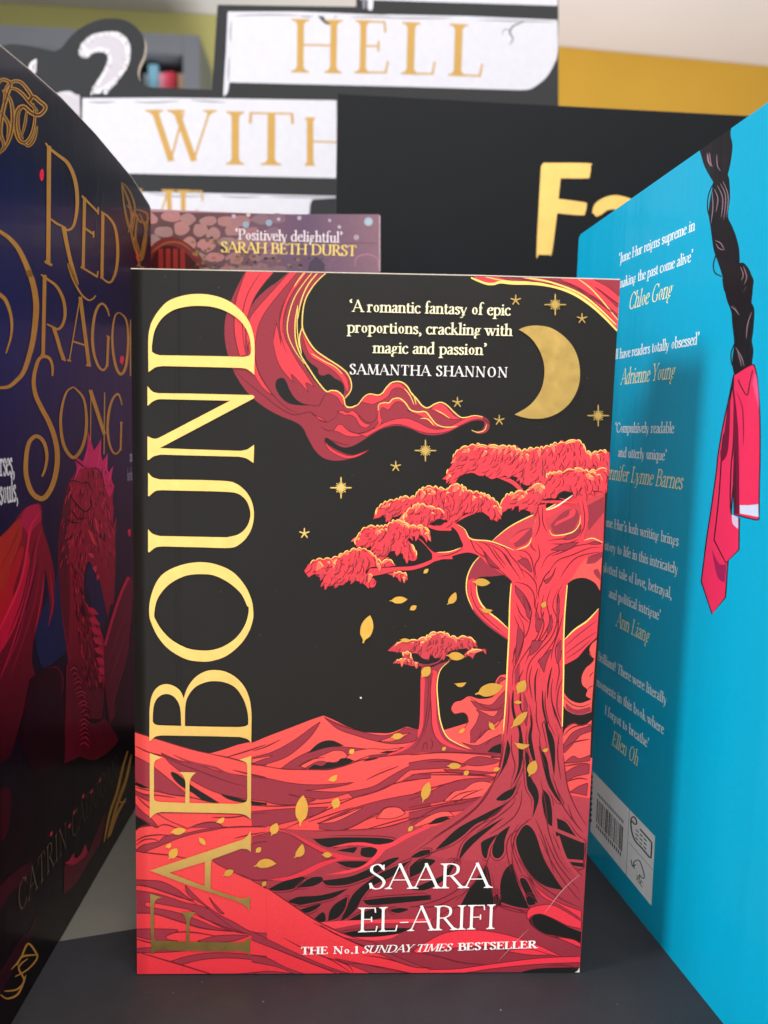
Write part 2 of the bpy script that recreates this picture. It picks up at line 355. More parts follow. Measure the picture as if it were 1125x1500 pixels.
def thing(name, label, cat, loc, group=None):
    o = bpy.data.objects.new(name, None); C.collection.objects.link(o); o.location = loc; o.empty_display_size = 0.02
    o['label'] = label; o['category'] = cat
    if group: o['group'] = group
    return o
def tag(o, label, cat, group=None):
    o['label'] = label; o['category'] = cat
    if group: o['group'] = group
    return o
def struct(o): o['kind'] = 'structure'; return o
def book_body(root, pl, s0, s1, z1, thick, cover_mat, spine_at, z0=0.0, spine_round=0.003):
    """page block, back board and spine behind the face pl between s0 and s1"""
    n = pl.n; inset = 0.0012
    def quad(sa, sb, za, zb, oa, ob):
        bm = bmesh.new(); lp = [pl.at(sa, za, oa), pl.at(sb, za, oa), pl.at(sb, zb, oa), pl.at(sa, zb, oa)]
        prism(bm, lp, n*(ob-oa)); return bm
    lo, hi = min(s0, s1), max(s0, s1)
    sp = s0 if spine_at == 0 else s1
    pa, pb = (lo+.0008, hi-inset) if sp == lo else (lo+inset, hi-.0008)
    obj('page_block', quad(pa, pb, z0+.0004, z1-.0014, -.00045, -thick+.00045), M_PAGE, root)
    obj('back_cover', quad(lo, hi, z0, z1, -thick+.0004, -thick), cover_mat, root)
    # gently rounded spine
    bm = bmesh.new(); d = -1 if sp == lo else 1; out = []; k = 9
    for i in range(k):
        t = i/(k-1); out.append((sp+d*spine_round*math.sin(math.pi*t)**.6, -thick*t))
    inn = [(s-d*.0004, o) for s, o in out[::-1]]
    prism(bm, [pl.at(s, z0, o) for s, o in out+inn], Vector((0, 0, z1-z0)))
    obj('spine', bm, cover_mat, root)
# ------------------------------------------------------------------ the setting
SHELF = mat('pale_grey_shelf_board', (108, 105, 97), rough=0.6, noise=(60, 0.05), bump=(700, 0.15, 0.0003))
MAT_ = mat('dark_grey_shelf_mat', (38, 38, 42), rough=0.62, noise=(90, 0.10), bump=(900, 0.25, 0.0003), rvar=(40, 0.08), specks=(520, 0.79))
bm = bmesh.new(); box(bm, -0.9, 0.9, -0.05, 0.62, -0.03, -0.0008)
struct(obj('shelf_floor', bm, SHELF, bevel=0.001))
# dark mat with its back edge running a little askew
bm = bmesh.new(); e0 = Vector((-0.0911, 0.0153, 0)); ed = (Vector((-0.0708, 0.0208, 0))-e0).normalized()
a = e0-ed*0.3; b_ = e0+ed*0.75; mv = Vector((0, 0, -.0007))
a = e0-ed*((e0.y+.03)/ed.y)
prism(bm, [Vector((a.x, -.0495, -.0007)), Vector((b_.x, -.0495, -.0007)), b_+mv, a+mv], Vector((0, 0, .0007)))
o = obj('shelf_mat', bm, MAT_); tag(o, 'dark grey mat lying askew on the pale shelf under the crescent-moon book', 'mat')
# room behind
ZC = 1.75
pts = [atz(-300, -13, ZC), atz(318, 22, ZC), atz(820, 68, ZC), atz(1500, 133, ZC)]
OLIVE = mat('olive_wall_paint', (172, 168, 104), rough=0.8, noise=(3, 0.04)); OCHRE = mat('ochre_wall_paint', (196, 152, 48), rough=0.8, noise=(3, 0.04))
CEIL = mat('off_white_ceiling_paint', (216, 214, 220), rough=0.9, noise=(2, 0.03))
def wall(name, p, q, m):
    bm = bmesh.new(); d = (q-p).normalized(); nn = Vector((-d.y, d.x, 0))
    if nn.y < 0: nn = -nn
    lp = [Vector((p.x, p.y, -1.0)), Vector((q.x, q.y, -1.0)), Vector((q.x, q.y, ZC)), Vector((p.x, p.y, ZC))]
    prism(bm, lp, nn*0.1); return struct(obj(name, bm, m))
mid = pts[1]+(pts[1]-pts[0]).normalized()*0.55
wall('olive_wall', pts[0], mid, OLIVE); wall('ochre_wall', Vector((mid.x+.001, mid.y, ZC)) if False else pts[2]-(pts[3]-pts[2]).normalized()*0.4, pts[3], OCHRE)
oc = pts[2]-(pts[3]-pts[2]).normalized()*0.4; wall('wall_return', mid+(oc-mid)*.004, oc-(oc-mid)*.004, OCHRE)
bm = bmesh.new(); box(bm, -4.5, 5.5, -3.5, 7.0, ZC+.002, ZC+.1); struct(obj('ceiling', bm, CEIL))
bm = bmesh.new(); box(bm, -4.5, 5.5, -3.5, 7.0, -1.1, -1.003); struct(obj('floor', bm, mat('shop_floor', (176, 166, 150), rough=0.5, noise=(4, 0.1))))
# grey bookcase against the olive wall
wd = (mid-pts[0]).normalized(); wn_ = Vector((wd.y, -wd.x, 0)); wn_ = wn_ if wn_.y < 0 else -wn_
fo = 0.30
case_a = pts[0]+wn_*fo; casepl = Plane((case_a.x, case_a.y), (case_a.x+wd.x, case_a.y+wd.y))
GREY = mat('grey_bookcase_paint', (104, 108, 116), rough=0.6); DARKIN = mat('dark_bookcase_inside', (36, 34, 34), rough=0.8)
sR, zT = casepl.hit(292, 52); sL, _ = casepl.hit(-160, 40)
case = thing('bookcase', 'grey painted bookcase against the olive wall behind the cardboard sign', 'bookcase', casepl.at((sL+sR)/2, -1.0))
def cbox(name, sa, sb, za, zb, oa, ob, m, parent=case):
    bm = bmesh.new(); prism(bm, [casepl.at(sa, za, oa), casepl.at(sb, za, oa), casepl.at(sb, zb, oa), casepl.at(sa, zb, oa)], casepl.n*(ob-oa)); return obj(name, bm, m, parent)
b0s, b0z = casepl.hit(210, 76); b1s, b1z = casepl.hit(268, 80); shz = casepl.hit(240, 129)[1]
cbox('back_panel', sL+.02, sR-.02, -1.0, zT-.002, -fo+.01, -fo+.02, DARKIN)
cbox('side_panel', b1s, sR, -1.0, zT, -fo+.022, 0.0, GREY); cbox('side_panel', sL, sL+.05, -1.0, zT, -fo+.022, 0.0, GREY)
cbox('top_panel', sL+.051, b1s-.001, b1z, zT, -fo+.022, -.002, GREY)
m0, _ = casepl.hit(196, 60); m1, _ = casepl.hit(104, 60); m2, _ = casepl.hit(80, 60)
cbox('divider', m1, m0, -1.0, b1z-.001, -fo+.022, -.003, GREY)
cbox('shelf_board', m0+.001, b1s-.001, shz-.03, shz, -fo+.022, -.004, GREY)
cbox('door_panel', sL+.052, m2, -.99, b1z-.001, -.03, -.004, GREY)
cbox('shelf_board', m2+.001, m1-.001, casepl.hit(90, 66)[1]-.03, casepl.hit(90, 66)[1], -fo+.022, -.004, GREY)
for x0, x1, yt, col, lb in ((206, 213, 100, (120, 130, 140), 'slim grey book at the left end of the far bookcase row'), (213, 228, 86, (120, 175, 200), 'tall pale blue book in the far bookcase row'), (229, 236, 99, (225, 150, 165), 'pale pink book beside the tall blue one on the far bookcase'), (236.5, 243, 98, (230, 90, 120), 'bright pink book left of the red one on the far bookcase'), (243.5, 251, 97, (205, 40, 60), 'bright red book in the far bookcase row'), (251.5, 257, 99, (140, 25, 35), 'dark red book beside the tan one on the far bookcase'), (257.5, 266, 100, (190, 150, 120), 'tan book at the right end of the far bookcase row')):
    a0, zt = casepl.hit(x0, yt); a1, _ = casepl.hit(x1, yt)
    o = cbox('far_book', a0+.001, a1-.001, shz+.001, zt, -.2, -.04, mat('far_book_cover', col, rough=0.5), None); tag(o, lb, 'book', 'books on the far bookcase')
# ------------------------------------------------------------------ the cardboard sign with the planks
BK = (35, 36, 38)
S1 = crop(300, 0, 280/1125); S2 = crop(560, 0, 280/1125); S3 = crop(0, 0, 330/1125); S5 = crop(170, 250, 400/1125)
spl = Plane((-0.3, 0.355), (0.3, 0.362))
root = thing('cardboard_sign', 'black cardboard cut-out sign with white planks reading HELL WITH and a bushy white tail', 'sign', spl.at(0.25, 0))
CARD = (25, 28, 32)
outl = S3('-300,230* 20,228* 60,220 150,230 230,248 275,256* 310,235 350,185 410,135 490,100 560,92 630,103 690,145 722,200 720,270 695,330 690,370 705,410 740,432 800,438* 1058,448*')+S1('42,525* 75,28* 890,40* 892,-60*')+[(800, -14, True)]+[(818, -14, True)]+[(818, 152, True), (818, 420, True), (-90, 420, True)]
lo = [spl.at(*spl.hit(*p)) for p in smooth(outl)]
zb = min(p.z for p in lo)
bm = bmesh.new(); prism(bm, lo, -spl.n*0.004); obj('card_panel', bm, M_EDGE, root)
# lower, hidden leg of the sign down to the shelf
bm = bmesh.new(); prism(bm, [spl.at(0.12, -.0008, -.0045), spl.at(0.52, -.0008, -.0045), spl.at(0.52, zb+.05, -.0045), spl.at(0.12, zb+.05, -.0045)], -spl.n*0.004); obj('strut', bm, mat('sign_strut_card', CARD, rough=.6), root)
A = Art(spl, 2e-5, [M_CARD])
A.poly(outl, CARD)
WH = (196, 196, 206); SH = (120, 118, 132)
def plank(t): A.poly(t, WH)
plank(S1('-420,-400* -420,2* 780,32* 800,-400*') if False else S1('900,-60* 905,-40* 900,-70*'))
plank(S2('-130,-60* -130,-2* 1030,34* 1035,-60*'))
A.poly(S1('925,-40* 930,45 938,50 945,45 948,-40*'), SH); A.poly(S1('962,-40* 958,40 970,60 988,50 992,-40*'), WH)
plank(S1('135,68* 560,68* 1100,90*')+S2('0,85* 500,95* 1030,118* 1033,300 1010,380 960,460 880,520 820,530*')+S1('1100,508* 145,485* 135,540 122,558 110,545 125,300*'))
plank(S3('412,490* 800,488* 1130,492*')+[(493, 147, True), (493, 261, True)]+S3('900,872* 640,866* 300,860* 405,860*'))
plank(S5('-60,85* 500,95 905,105* 905,112* 810,118* 800,140 795,190* -60,190*'))
for l in (S1('170,95 300,88 450,88 560,92'), S1('560,95 600,98 640,98'), S1('860,102 1000,100 1125,105'), S2('0,105 200,108 420,106'), S2('560,118 780,124 1025,130'), S1('158,120 152,180 152,250'), S1('145,330 140,420 140,485'), S3('440,508 500,512 580,508'), S3('665,508 760,512 900,505'), S3('950,500 1030,506 1130,512'), S5('130,92 250,106 380,104'), S5('430,104 520,110 600,106'), S5('630,106 760,110 900,110')):
    A.line(l, 2.0, SH)
A.poly(S1('665,92* 690,125 720,145 750,142* 715,120 698,95*'), (60, 60, 66)); A.line(S1('760,108 770,98 780,95'), 1.5, SH)
A.line(S2('840,125 800,140 770,155 750,190 768,225 760,250 745,262'), 2.4, (70, 70, 78)); A.line(S2('755,180 725,172 710,185 708,205'), 1.6, SH)
# bushy tail and a glimpse of fur
FUR = (180, 176, 186); FURW = (204, 202, 208)
A.poly(S3('455,468* 470,430 520,350 540,290 520,262 470,262 430,288 400,275 398,240 430,195 480,168 560,158 610,172 645,215 650,280 630,345 580,410 545,450 530,470* 515,465 520,440 500,468*'), FURW)
A.poly(S3('475,455* 530,365 560,290 540,250 500,235 450,250 430,235 470,190 550,178 600,200 625,250 620,320 570,390 520,430*'), FUR)
TL = smooth(S3('455,468* 470,430 520,350 540,290 520,262 470,262 430,288 400,275 398,240 430,195 480,168 560,158 610,172 645,215 650,280 630,345 580,410 545,450 530,470*'))
rt = random.Random(4)
for i in range(0, len(TL)-1):
    (x, y), (x2, y2) = TL[i-1], TL[i]; dx, dy = x2-x, y2-y; l = math.hypot(dx, dy) or 1; nx, ny = -dy/l, dx/l
    if not inside((x2+nx*2, y2+ny*2), TL): nx, ny = -nx, -ny
    for q in range(3):
        r = rt.uniform(2, 8); o1 = rt.uniform(-1.8, .5); sx_, sy_ = dx/l*rt.uniform(-3, 5), dy/l*rt.uniform(-3, 5)
        A.line([(x2+nx*o1, y2+ny*o1, False), (x2+nx*(o1+r)*.5+sx_*.4, y2+ny*(o1+r)*.5+sy_*.4, False), (x2+nx*(o1+r)+sx_, y2+ny*(o1+r)+sy_, False)], 1.3, rt.choice([FURW, FURW, (120, 114, 128), FUR]))
A.poly(S3('140,340* 155,310 183,293* 180,350 172,375*'), FURW); A.poly(S3('158,345* 165,322 176,310* 172,358*'), (150, 146, 156))
A.poly(S3('270,470* 310,458 350,455 375,470 398,475* 400,590* 330,520*'), FUR); A.line(S3('300,462 350,470 380,490'), 1.5, FURW)
GOLDP = (180, 142, 72)
for s_, a_, b_2, cap in (('H', (427.5, 106), (500, 107.5), 70), ('E', (520, 107.5), (571, 108.5), 70), ('L', (589.5, 109), (639.5, 110.5), 69), ('L', (658.5, 111), (709, 113.5), 69)):
    A.text(s_, b_2, cap/1127*0.565, GOLDP, p0=a_, T=.14 if s_ == 'L' else .115, t=.035)
for s_, a_, b_2, cap in (('W', (222, 236), (314, 236), 68), ('I', (331, 241), (358, 241.5), 71), ('T', (362, 241.5), (432, 242.5), 71), ('H', (441, 243), (528, 245), 71)):
    if s_ == 'H':
        A.poly([(446, 172, True), (462, 172, True), (459, 178, True), (459, 237, True), (462, 243, True), (446, 243, True), (449.5, 237, True), (449.5, 178, True)], GOLDP, sm=False); A.poly([(459, 206, True), (493, 207, True), (493, 209.5, True), (459, 208.5, True)], GOLDP, sm=False)
    else: A.text(s_, b_2, cap/1127*0.565, GOLDP, p0=a_, T={'W': .105, 'I': .14, 'T': .11}[s_], t=.035)
A.text('ME', (304, 352), .034, GOLDP, p0=(190, 350), T=.1, t=.035)
A.build('printed_face', root)
# ------------------------------------------------------------------ the Fa section board
fpl = Plane((-0.2, 0.196), (0.3, 0.222))
root = thing('section_board', 'matt black board with large gold rounded letters Fa standing behind the books', 'sign', fpl.at(0.2, 0))
fo_ = [(495, 137, True), (1072, 168, True), (1240, 177, True)]
l3 = [fpl.at(*fpl.hit(*p)) for p in fo_]; s0f = fpl.hit(495, 137)[0]; s1f = fpl.hit(1240, 177)[0]
lp = [fpl.at(s0f, -.0008)]+l3+[fpl.at(s1f, -.0008)]
bm = bmesh.new(); prism(bm, lp, -fpl.n*0.012); obj('board_panel', bm, mat('matt_black_board', (16, 19, 24), rough=0.5, spec=0.12, noise=(60, .05)), root, bevel=.0004)
A = Art(fpl, 3e-5, [mat('gold_vinyl', (226, 188, 104), rough=0.38, metal=0.35, noise=(120, .06))]); F8 = crop(560, 0, 565/1125)
FG = (0, 0, 0)
A.poly(F8('470,475* 600,476 608,485 605,512 596,520 520,520* 514,580* 588,590 596,598 592,620 582,628 510,622* 495,735 485,743 458,742 450,732 463,485*'), FG)
A.poly(F8('612,620* 620,595 650,575 690,570 740,590 760,640 750,740* 710,740* 712,650 690,615 660,612 640,625 625,632*'), FG)
A.line(F8('726,662 680,664 642,682 636,708 655,728 690,724 726,700'), 14, FG, taper=False)
A.build('gold_letters', root)
A2 = None
# ------------------------------------------------------------------ mauve book behind
ppl = Plane((-0.16, 0.142), (-0.006, 0.145))
ps1 = ppl.hit(557, 330)[0]; ps0 = ps1-.153; pzt = ppl.hit(390, 313)[1]
root = thing('paperback_book', 'mauve book with cobblestone print and yellow SARAH BETH DURST lettering, half hidden', 'book', ppl.at((ps0+ps1)/2, pzt-.234))
zb = pzt-.234
book_body(root, ppl, ps0, ps1, pzt, .03, M_MAUVEC, 0, z0=zb)
bm = bmesh.new(); prism(bm, [ppl.at(ps0, zb), ppl.at(ps1, zb), ppl.at(ps1, pzt), ppl.at(ps0, pzt)], -ppl.n*.0004); fc = obj('front_cover', bm, M_MAUVEC, root)
o = bmesh.new(); box(o, -.17, .01, .14, .19, -.0008, zb-.0005); o = obj('display_riser', o, mat('black_riser', (30, 30, 32), rough=.6)); tag(o, 'black display riser under the mauve book with the cobblestone print', 'display stand')
A = Art(ppl, 3e-5, [M_GLOSS])
def P(*a): return [(x, y, False) for x, y in a]
A.poly([(150, 309, True), (557, 316, True), (557, 480, True), (150, 480, True)], (87, 58, 60), sm=False)
def strip(x0, x1, c0, c1):
    v = [(x0, 313.5), (x1, 314), (x1, 470), (x0, 470)]; k0, k1 = lin(c0), lin(c1)
    A.sz([[ppl.hit(*q) for q in v]], lambda i: (k0, k1, k1, k0)[i])
strip(300, 400, (90, 60, 63), (104, 75, 92)); strip(400, 450, (104, 75, 92), (94, 72, 95)); strip(450, 556, (94, 72, 95), (131, 99, 110))
rr = random.Random(3)
for row in range(5):
    for i in range(11):
        cx = 222+i*27+(14 if row % 2 else 0)+rr.uniform(-6, 6); cy = 320+row*19+rr.uniform(-4, 4)
        if cx > 420: continue
        f = max(0, (cx-330)/90); rx, ry = rr.uniform(10, 15), rr.uniform(7, 10)
        c = tuple(int(u*(1-f)+v*f) for u, v in zip((150+rr.randint(-14, 12), 108, 106), (115, 87, 104)))
        A.poly(P(*[(cx+rx*math.cos(a)*(1+rr.uniform(-.2, .2)), cy+ry*math.sin(a)*(1+rr.uniform(-.2, .2))) for a in [k*math.pi/4 for k in range(8)]]), c)
A.poly(S5('120,400* 135,330 170,290 220,275 270,285 330,330 380,400*'), (100, 36, 33)); A.poly(S5('140,410* 155,345 200,310 260,320 320,370 350,410*'), (58, 18, 18))
for x in (175, 205, 235, 265): A.poly(S5('%d,322* %d,322* %d,410* %d,410*' % (x, x+18, x+20, x)), (126, 33, 30))
A.line(S5('135,345 200,300 270,300 340,360'), 2.5, (134, 70, 50))
for k in range(150):
    x = rr.uniform(300, 860); y = rr.uniform(268+abs(x-420)*.22, 400)
    if y > 400 or (x > 600 and y < 360): continue
    x2, y2 = 170+x*.3556, 250+y*.3556; r = rr.uniform(1.2, 3.2)
    A.poly(P(*[(x2+r*math.cos(a), y2+r*.7*math.sin(a)) for a in (0, 1, 2, 3, 4, 5)]), rr.choice([(58, 50, 42), (126, 100, 50), (92, 75, 58), (50, 40, 52), (142, 92, 75), (109, 99, 75)]))
for x, y, r, c in ((1040, 210, 4, (159, 180, 197)), (535, 222, 3, (126, 151, 172)), (630, 215, 3, (126, 151, 172)), (485, 188, 2, (168, 151, 168)), (545, 182, 2, (193, 168, 159)), (755, 195, 2, (168, 151, 180)), (670, 200, 1.6, (176, 159, 176)), (920, 232, 1.6, (193, 172, 184)), (990, 275, 2.5, (168, 142, 159)), (880, 205, 1.5, (176, 151, 168))):
    x2, y2 = 170+x*.3556, 250+y*.3556
    for f, q in ((1.6, .55), (.9, 1)):
        A.poly(P(*[(x2+r*f*math.cos(a), y2+r*f*math.sin(a)) for a in (0, .8, 1.6, 2.4, 3.1, 3.9, 4.7, 5.5)]), tuple(int(150*(1-q)+v*q) for v in c))
A.line(S5('900,300 1000,298 1090,300'), 1.2, (117, 73, 94)); A.line(S5('985,400 990,360 1030,345 1075,360 1080,400'), 2.5, (159, 109, 126)); A.line(S5('880,415 885,380 920,350'), 2, (126, 84, 109))
A.poly(S5('790,415* 800,375 830,360 855,380 860,415*'), (70, 58, 75))
A.line(S5('1086,185 1086,300 1086,415'), 2, (173, 147, 159), taper=False)
A.text('‘Positively delightful’', (170+932*.3556, 250+297*.3556), .0046, (225, 212, 216), p0=(170+492*.3556, 250+284*.3556), T=.12, t=.05)
A.text('SARAH BETH DURST', (170+990*.3556, 250+352*.3556), .0046, (236, 205, 110), p0=(170+432*.3556, 250+336*.3556), T=.125, t=.05)
A.build('cover_print', fc)
# ------------------------------------------------------------------ the central paperback
mpl = Plane((-0.0645, 0), (0.0645, 0))
book = thing('paperback_book', 'black and red paperback with gold vertical title FAEBOUND, crescent moon and red tree, standing upright', 'book', (0, 0.015, 0))
MQ = [(191.5, 394, True), (908.5, 410, True), (849, 1424, True), (201, 1430.5, True)]
mo = [mpl.hit(*p[:2]) for p in [(191.5, 394, 1), (450, 399, 1), (700, 404, 1), (908.5, 410, 1), (893, 650, 1), (873.5, 929, 1), (857, 1209, 1), (849, 1424, 1)]]
mo += [(mpl.hit(600, 1428)[0], .0003), (mpl.hit(300, 1434)[0], .0003), (mpl.hit(206, 1430)[0], .0004)]+[mpl.hit(*p) for p in [(201.5, 1425), (198, 1085), (194, 640)]]
bm = bmesh.new(); prism(bm, [mpl.at(*p) for p in mo], -mpl.n*.0004)
fc = obj('front_cover', bm, M_BLACKC, book)
M0, M1 = mpl.hit(201, 900)[0], mpl.hit(872, 900)[0]
mw = (mo[0][1]+mo[3][1])/2
book_body(book, mpl, mo[0][0]+.0006, mpl.hit(850, 1400)[0]-.0002, mw-.0005, .027, M_BLACKC, 0, spine_round=.0018)
# pale worn edges of the card
bm = bmesh.new()
for i in range(3):
    p, q = mo[i], mo[i+1]; d = Vector((q[0]-p[0], q[1]-p[1])).normalized(); nn = Vector((-d.y, d.x))
    h = .00022
    prism(bm, [mpl.at(p[0]+nn.x*h, p[1]+nn.y*h, .00002), mpl.at(q[0]+nn.x*h, q[1]+nn.y*h, .00002), mpl.at(q[0], q[1], .00002), mpl.at(p[0], p[1], .00002)], -mpl.n*.0004)
obj('cover_edge', bm, M_EDGE, book)
A = Art(mpl, 1e-5, [M_MATT]); A.clip = [mpl.hit(*p[:2]) for p in MQ]; A.zmin = .0004
BK = (27, 25, 24); DR = (148, 48, 62); RD = (228, 62, 74); OR = (238, 84, 79); YL = (250, 214, 112); LN = (104, 26, 38); CR = (214, 52, 66); MID = (198, 62, 72)
s6 = .17778
C1, C2, C3, C4, C5 = crop(190, 390, s6), crop(190, 640, s6), crop(190, 880, s6), crop(190, 1060, s6), crop(190, 1210, s6)
C6, C7, C8 = crop(320, 390, .21333), crop(490, 390, .21333), crop(690, 390, .20444)
T1, T2, T3, T4 = crop(420, 630, .21333), crop(640, 630, .23111), crop(660, 780, .21333), crop(540, 900, .21333)
T5, T6, T7, T8 = crop(370, 1020, .23111), crop(370, 1200, .23111), crop(600, 1060, .24889), crop(600, 1220, .24889)
A.poly([(p[0], p[1], True) for p in [(190, 392), (910, 408), (847, 1428), (199, 1437)]], BK, sm=False)
def PO(pts, col, **k):
    q = A.poly(pts, col, **k); q = q+q[:2]; run = []
    for a, b in zip(q, q[1:]):
        if abs(a[0]-b[0]) < .4 and abs(a[1]-b[1]) > 3:
            if len(run) > 1: A.rib(run, lambda t, a: 1.0, lin(LN))
            run = []
        else: run = run+[b] if run else [a, b]
    if len(run) > 1: A.rib(run, lambda t, a: 1.0, lin(LN))
def contour(pts, off, lo, hi):
    q = smooth(pts); n = len(q); ar = sum(q[i-1][0]*q[i][1]-q[i][0]*q[i-1][1] for i in range(n)); sg = 1 if ar > 0 else -1
    i0 = int(lo*n); out = []
    for i in range(i0, int(hi*n)):
        p, r = q[(i-2) % n], q[(i+2) % n]; dx, dy = r[0]-p[0], r[1]-p[1]; l = math.hypot(dx, dy) or 1
        out.append((q[i % n][0]+sg*dy/l*off, q[i % n][1]-sg*dx/l*off, False))
    if len(out) > 3: A.line(out[::2], 1.0, LN)
rc = random.Random(11)
# --- red swirl, upper left
A.poly(C6('195,20* 140,120 90,230 50,350 42,470 60,590 95,700 150,800 220,890 320,970 430,1030 530,1070 580,1110 610,1170 660,1260 720,1315 800,1335 890,1325 980,1295 1045,1255* 980,1288 900,1295 820,1265 760,1230 735,1205 730,1185 745,1178 780,1200 830,1235 870,1245 930,1230 1000,1190')+C7('240,1165 330,1115 430,1095 520,1115 600,1150 690,1160 780,1140 880,1090 960,1060 1020,1062 1030,1090 1010,1125 965,1132 940,1125* 985,1150 1040,1140 1065,1100 1050,1050 990,1025 930,1035 870,1040 820,1005 780,960 730,935 690,945 650,970 610,960 580,920 545,885 520,860 490,815 440,790 390,800 350,840 320,885 290,882 240,875 200,900 160,950 110,970 80,962 70,915')+C6('855,880 820,858 770,853 740,862 680,810 620,730 580,660 545,590 530,500 540,360 575,250 640,150 700,80 770,20*'), DR)
A.poly(C6('570,400* 600,480 660,570 740,630 820,680 880,730 910,790 912,850 895,885 868,908* 855,900 865,860 860,820 840,790 800,770 760,740 720,750 690,740 680,700 640,670 610,640 590,600 570,560* 560,480'), DR)
for s in ('400,20* 320,110 260,190 225,260 210,300* 260,225 340,150 400,110 470,50 500,20*', '395,790 420,768 450,770 470,800 490,850 530,910 590,945 680,955* 560,955 480,940 430,900 395,840', '735,1205 730,1185 745,1178 780,1200 830,1235 870,1245* 930,1236* 890,1255 830,1262 770,1236'):
    A.poly(C6(s), BK)
for s in ('195,20* 400,20* 320,110 250,210 210,310 185,420 180,520 190,610* 145,620* 120,530 105,420 110,300 135,180', '505,20* 560,20* 450,150 360,260 295,360 262,460 255,600 275,720 370,885* 300,830 225,700 200,560 195,430 220,350 280,270 380,160',
          '400,390* 380,500 390,600 430,700 515,800* 500,740 560,800 620,870* 600,800 660,830* 600,740 540,650 490,560 460,500 445,420 455,330 500,200 560,110 625,20* 590,20* 480,190 430,330 422,430 430,540*',
          '560,420* 600,500 660,590 740,645 820,700 870,750 890,800 885,870* 868,830 840,770 780,710 700,660 620,600',
          '745,870* 790,858 830,870 858,910 862,960* 840,940 820,905 790,885', '640,1010 700,1040* 740,1068 690,1050', '815,1000* 850,990 885,1005 920,990 950,1010 975,1050 1010,1080 1050,1085* 1010,1110 970,1090 940,1040 900,1020 870,1025*',
          '790,1130* 820,1090 850,1090 880,1120 930,1145 1000,1140 1080,1100* 1020,1150 950,1170 880,1165 830,1140', '730,1200* 770,1245 840,1285 920,1300 1045,1255* 960,1305 880,1320 800,1290 750,1250'):
    PO(C6(s), RD)
for s in ('180,930* 210,895 250,882 310,890 330,880 360,830 400,805 450,805 500,850 540,910* 500,870 450,835 400,845 370,890 330,920 260,950*', '300,1080* 300,990 310,950 340,940 370,940 400,915 440,910 480,925 510,980* 470,940 430,930 400,950 370,985 330,970 315,1000 320,1080 260,1120*',
          '160,1150* 260,1120 330,1080 420,1050 500,1045 580,1075 650,1110 720,1120 780,1105 870,1060 940,1030 1010,1032* 1060,1080* 1020,1050 950,1055 880,1085 790,1130 690,1148 590,1135 500,1100 420,1085 330,1110 220,1170*',
          '660,980* 700,945 750,950 790,990 830,1030 880,1045* 800,1050 740,1020', '500,990* 560,1000 620,1005 660,1040 690,1085 740,1105* 680,1100 640,1060 590,1030'):
    PO(C7(s), RD)
for s in ('195,20 150,140 115,250 108,420 125,540 160,660', '300,30 210,170 170,300 165,420 180,600', '260,480 250,600 280,740 380,890 480,980 560,1015', '95,700 200,800 300,880 430,980 520,1020 600,1005 640,1005 700,1060 750,1070 800,1040 830,995 860,990', '640,960 690,955 720,900 750,865', '860,985 890,1005 920,990 960,1020 1000,1060 1040,1075 1080,1050 1100,980', '560,110 490,220 450,340 440,460', '500,150 430,300 420,420 440,520 470,600', '700,1100 740,1125 790,1130', '770,1190 830,1215 900,1230', '480,720 540,810', '880,1120 960,1150 1050,1130', '70,520 90,620', '220,490 205,560 230,640'):
    A.line(C6(s), 1.1, LN)
for s, wd in (('770,22 700,80 640,150 590,250 575,400 600,480 660,570 740,630 820,680 880,730 910,790 910,850 868,908', 1.9), ('545,270 527,380 530,500 560,600 620,700 680,790 740,858 775,853 820,860 858,900 872,955 905,968 945,955', 1.9), ('700,25 620,120 570,230 545,360', 1.6), ('660,25 590,110 520,220 480,350 475,460 520,570 590,670', 1.3), ('610,25 560,80 520,140', 1.4), ('575,420 555,500 570,600', 1.8), ('545,280 540,420 555,560', 1.3), ('640,600 720,650 800,690 850,740', 1.2)):
    A.line(C6(s), wd, YL, ends=.5)
for s, wd in (('80,968 120,970 165,945 200,900 240,877 300,885 330,870 355,835 395,798 450,793 495,820 530,875 560,905 600,955 640,972 690,945 735,935 780,960 830,1010 880,1040 960,1025 1020,1035', 1.7), ('300,990 305,950 340,937 375,937 400,912 445,907 485,935 520,985 570,1000 625,1000 665,1045 700,1085 760,1105 840,1100', 1.6), ('520,860 545,890 560,950', 1.2), ('480,840 520,890 545,950', 1.1), ('590,1045 640,1050 680,1090', 1.2), ('690,985 740,1010 790,1045', 1.1), ('940,1125 985,1140 1030,1125 1045,1085', 1.0)):
    A.line(C7(s), wd, YL, ends=.4)
# --- swirl, upper right
TR = C8('-10,50* 1075,80* 1065,300* 1048,468* 960,372 860,282 740,202 620,157 500,132 380,122 260,120 210,115 160,127 110,117 50,97')
A.poly(TR, RD)
for s in ('860,85* 1070,90* 1060,215* 980,150', '450,75* 620,85* 900,230 1050,345* 1050,370* 880,240 700,150 560,100', '180,70* 330,78* 480,110 600,125* 480,122 300,105', '890,150* 1055,270* 1052,300* 960,210'):
    PO(C8(s), DR)
for s, wd in (('0,82 100,122 160,127 210,114 300,122 450,124 600,147 740,200 860,280 960,370 1046,462', 4.2), ('770,92 880,180 1052,385', 1.5), ('360,78 560,112 760,185 900,285 1040,420', 2.4), ('100,75 250,105 420,112', 1.4)):
    A.line(C8(s), wd, YL, ends=.5)
for s in ('620,90 800,170 1050,360', '520,90 760,160 1040,400', '800,95 1055,250', '960,110 1058,190', '250,75 500,115 700,165', '40,72 150,108'):
    A.line(C8(s), 1.1, LN)
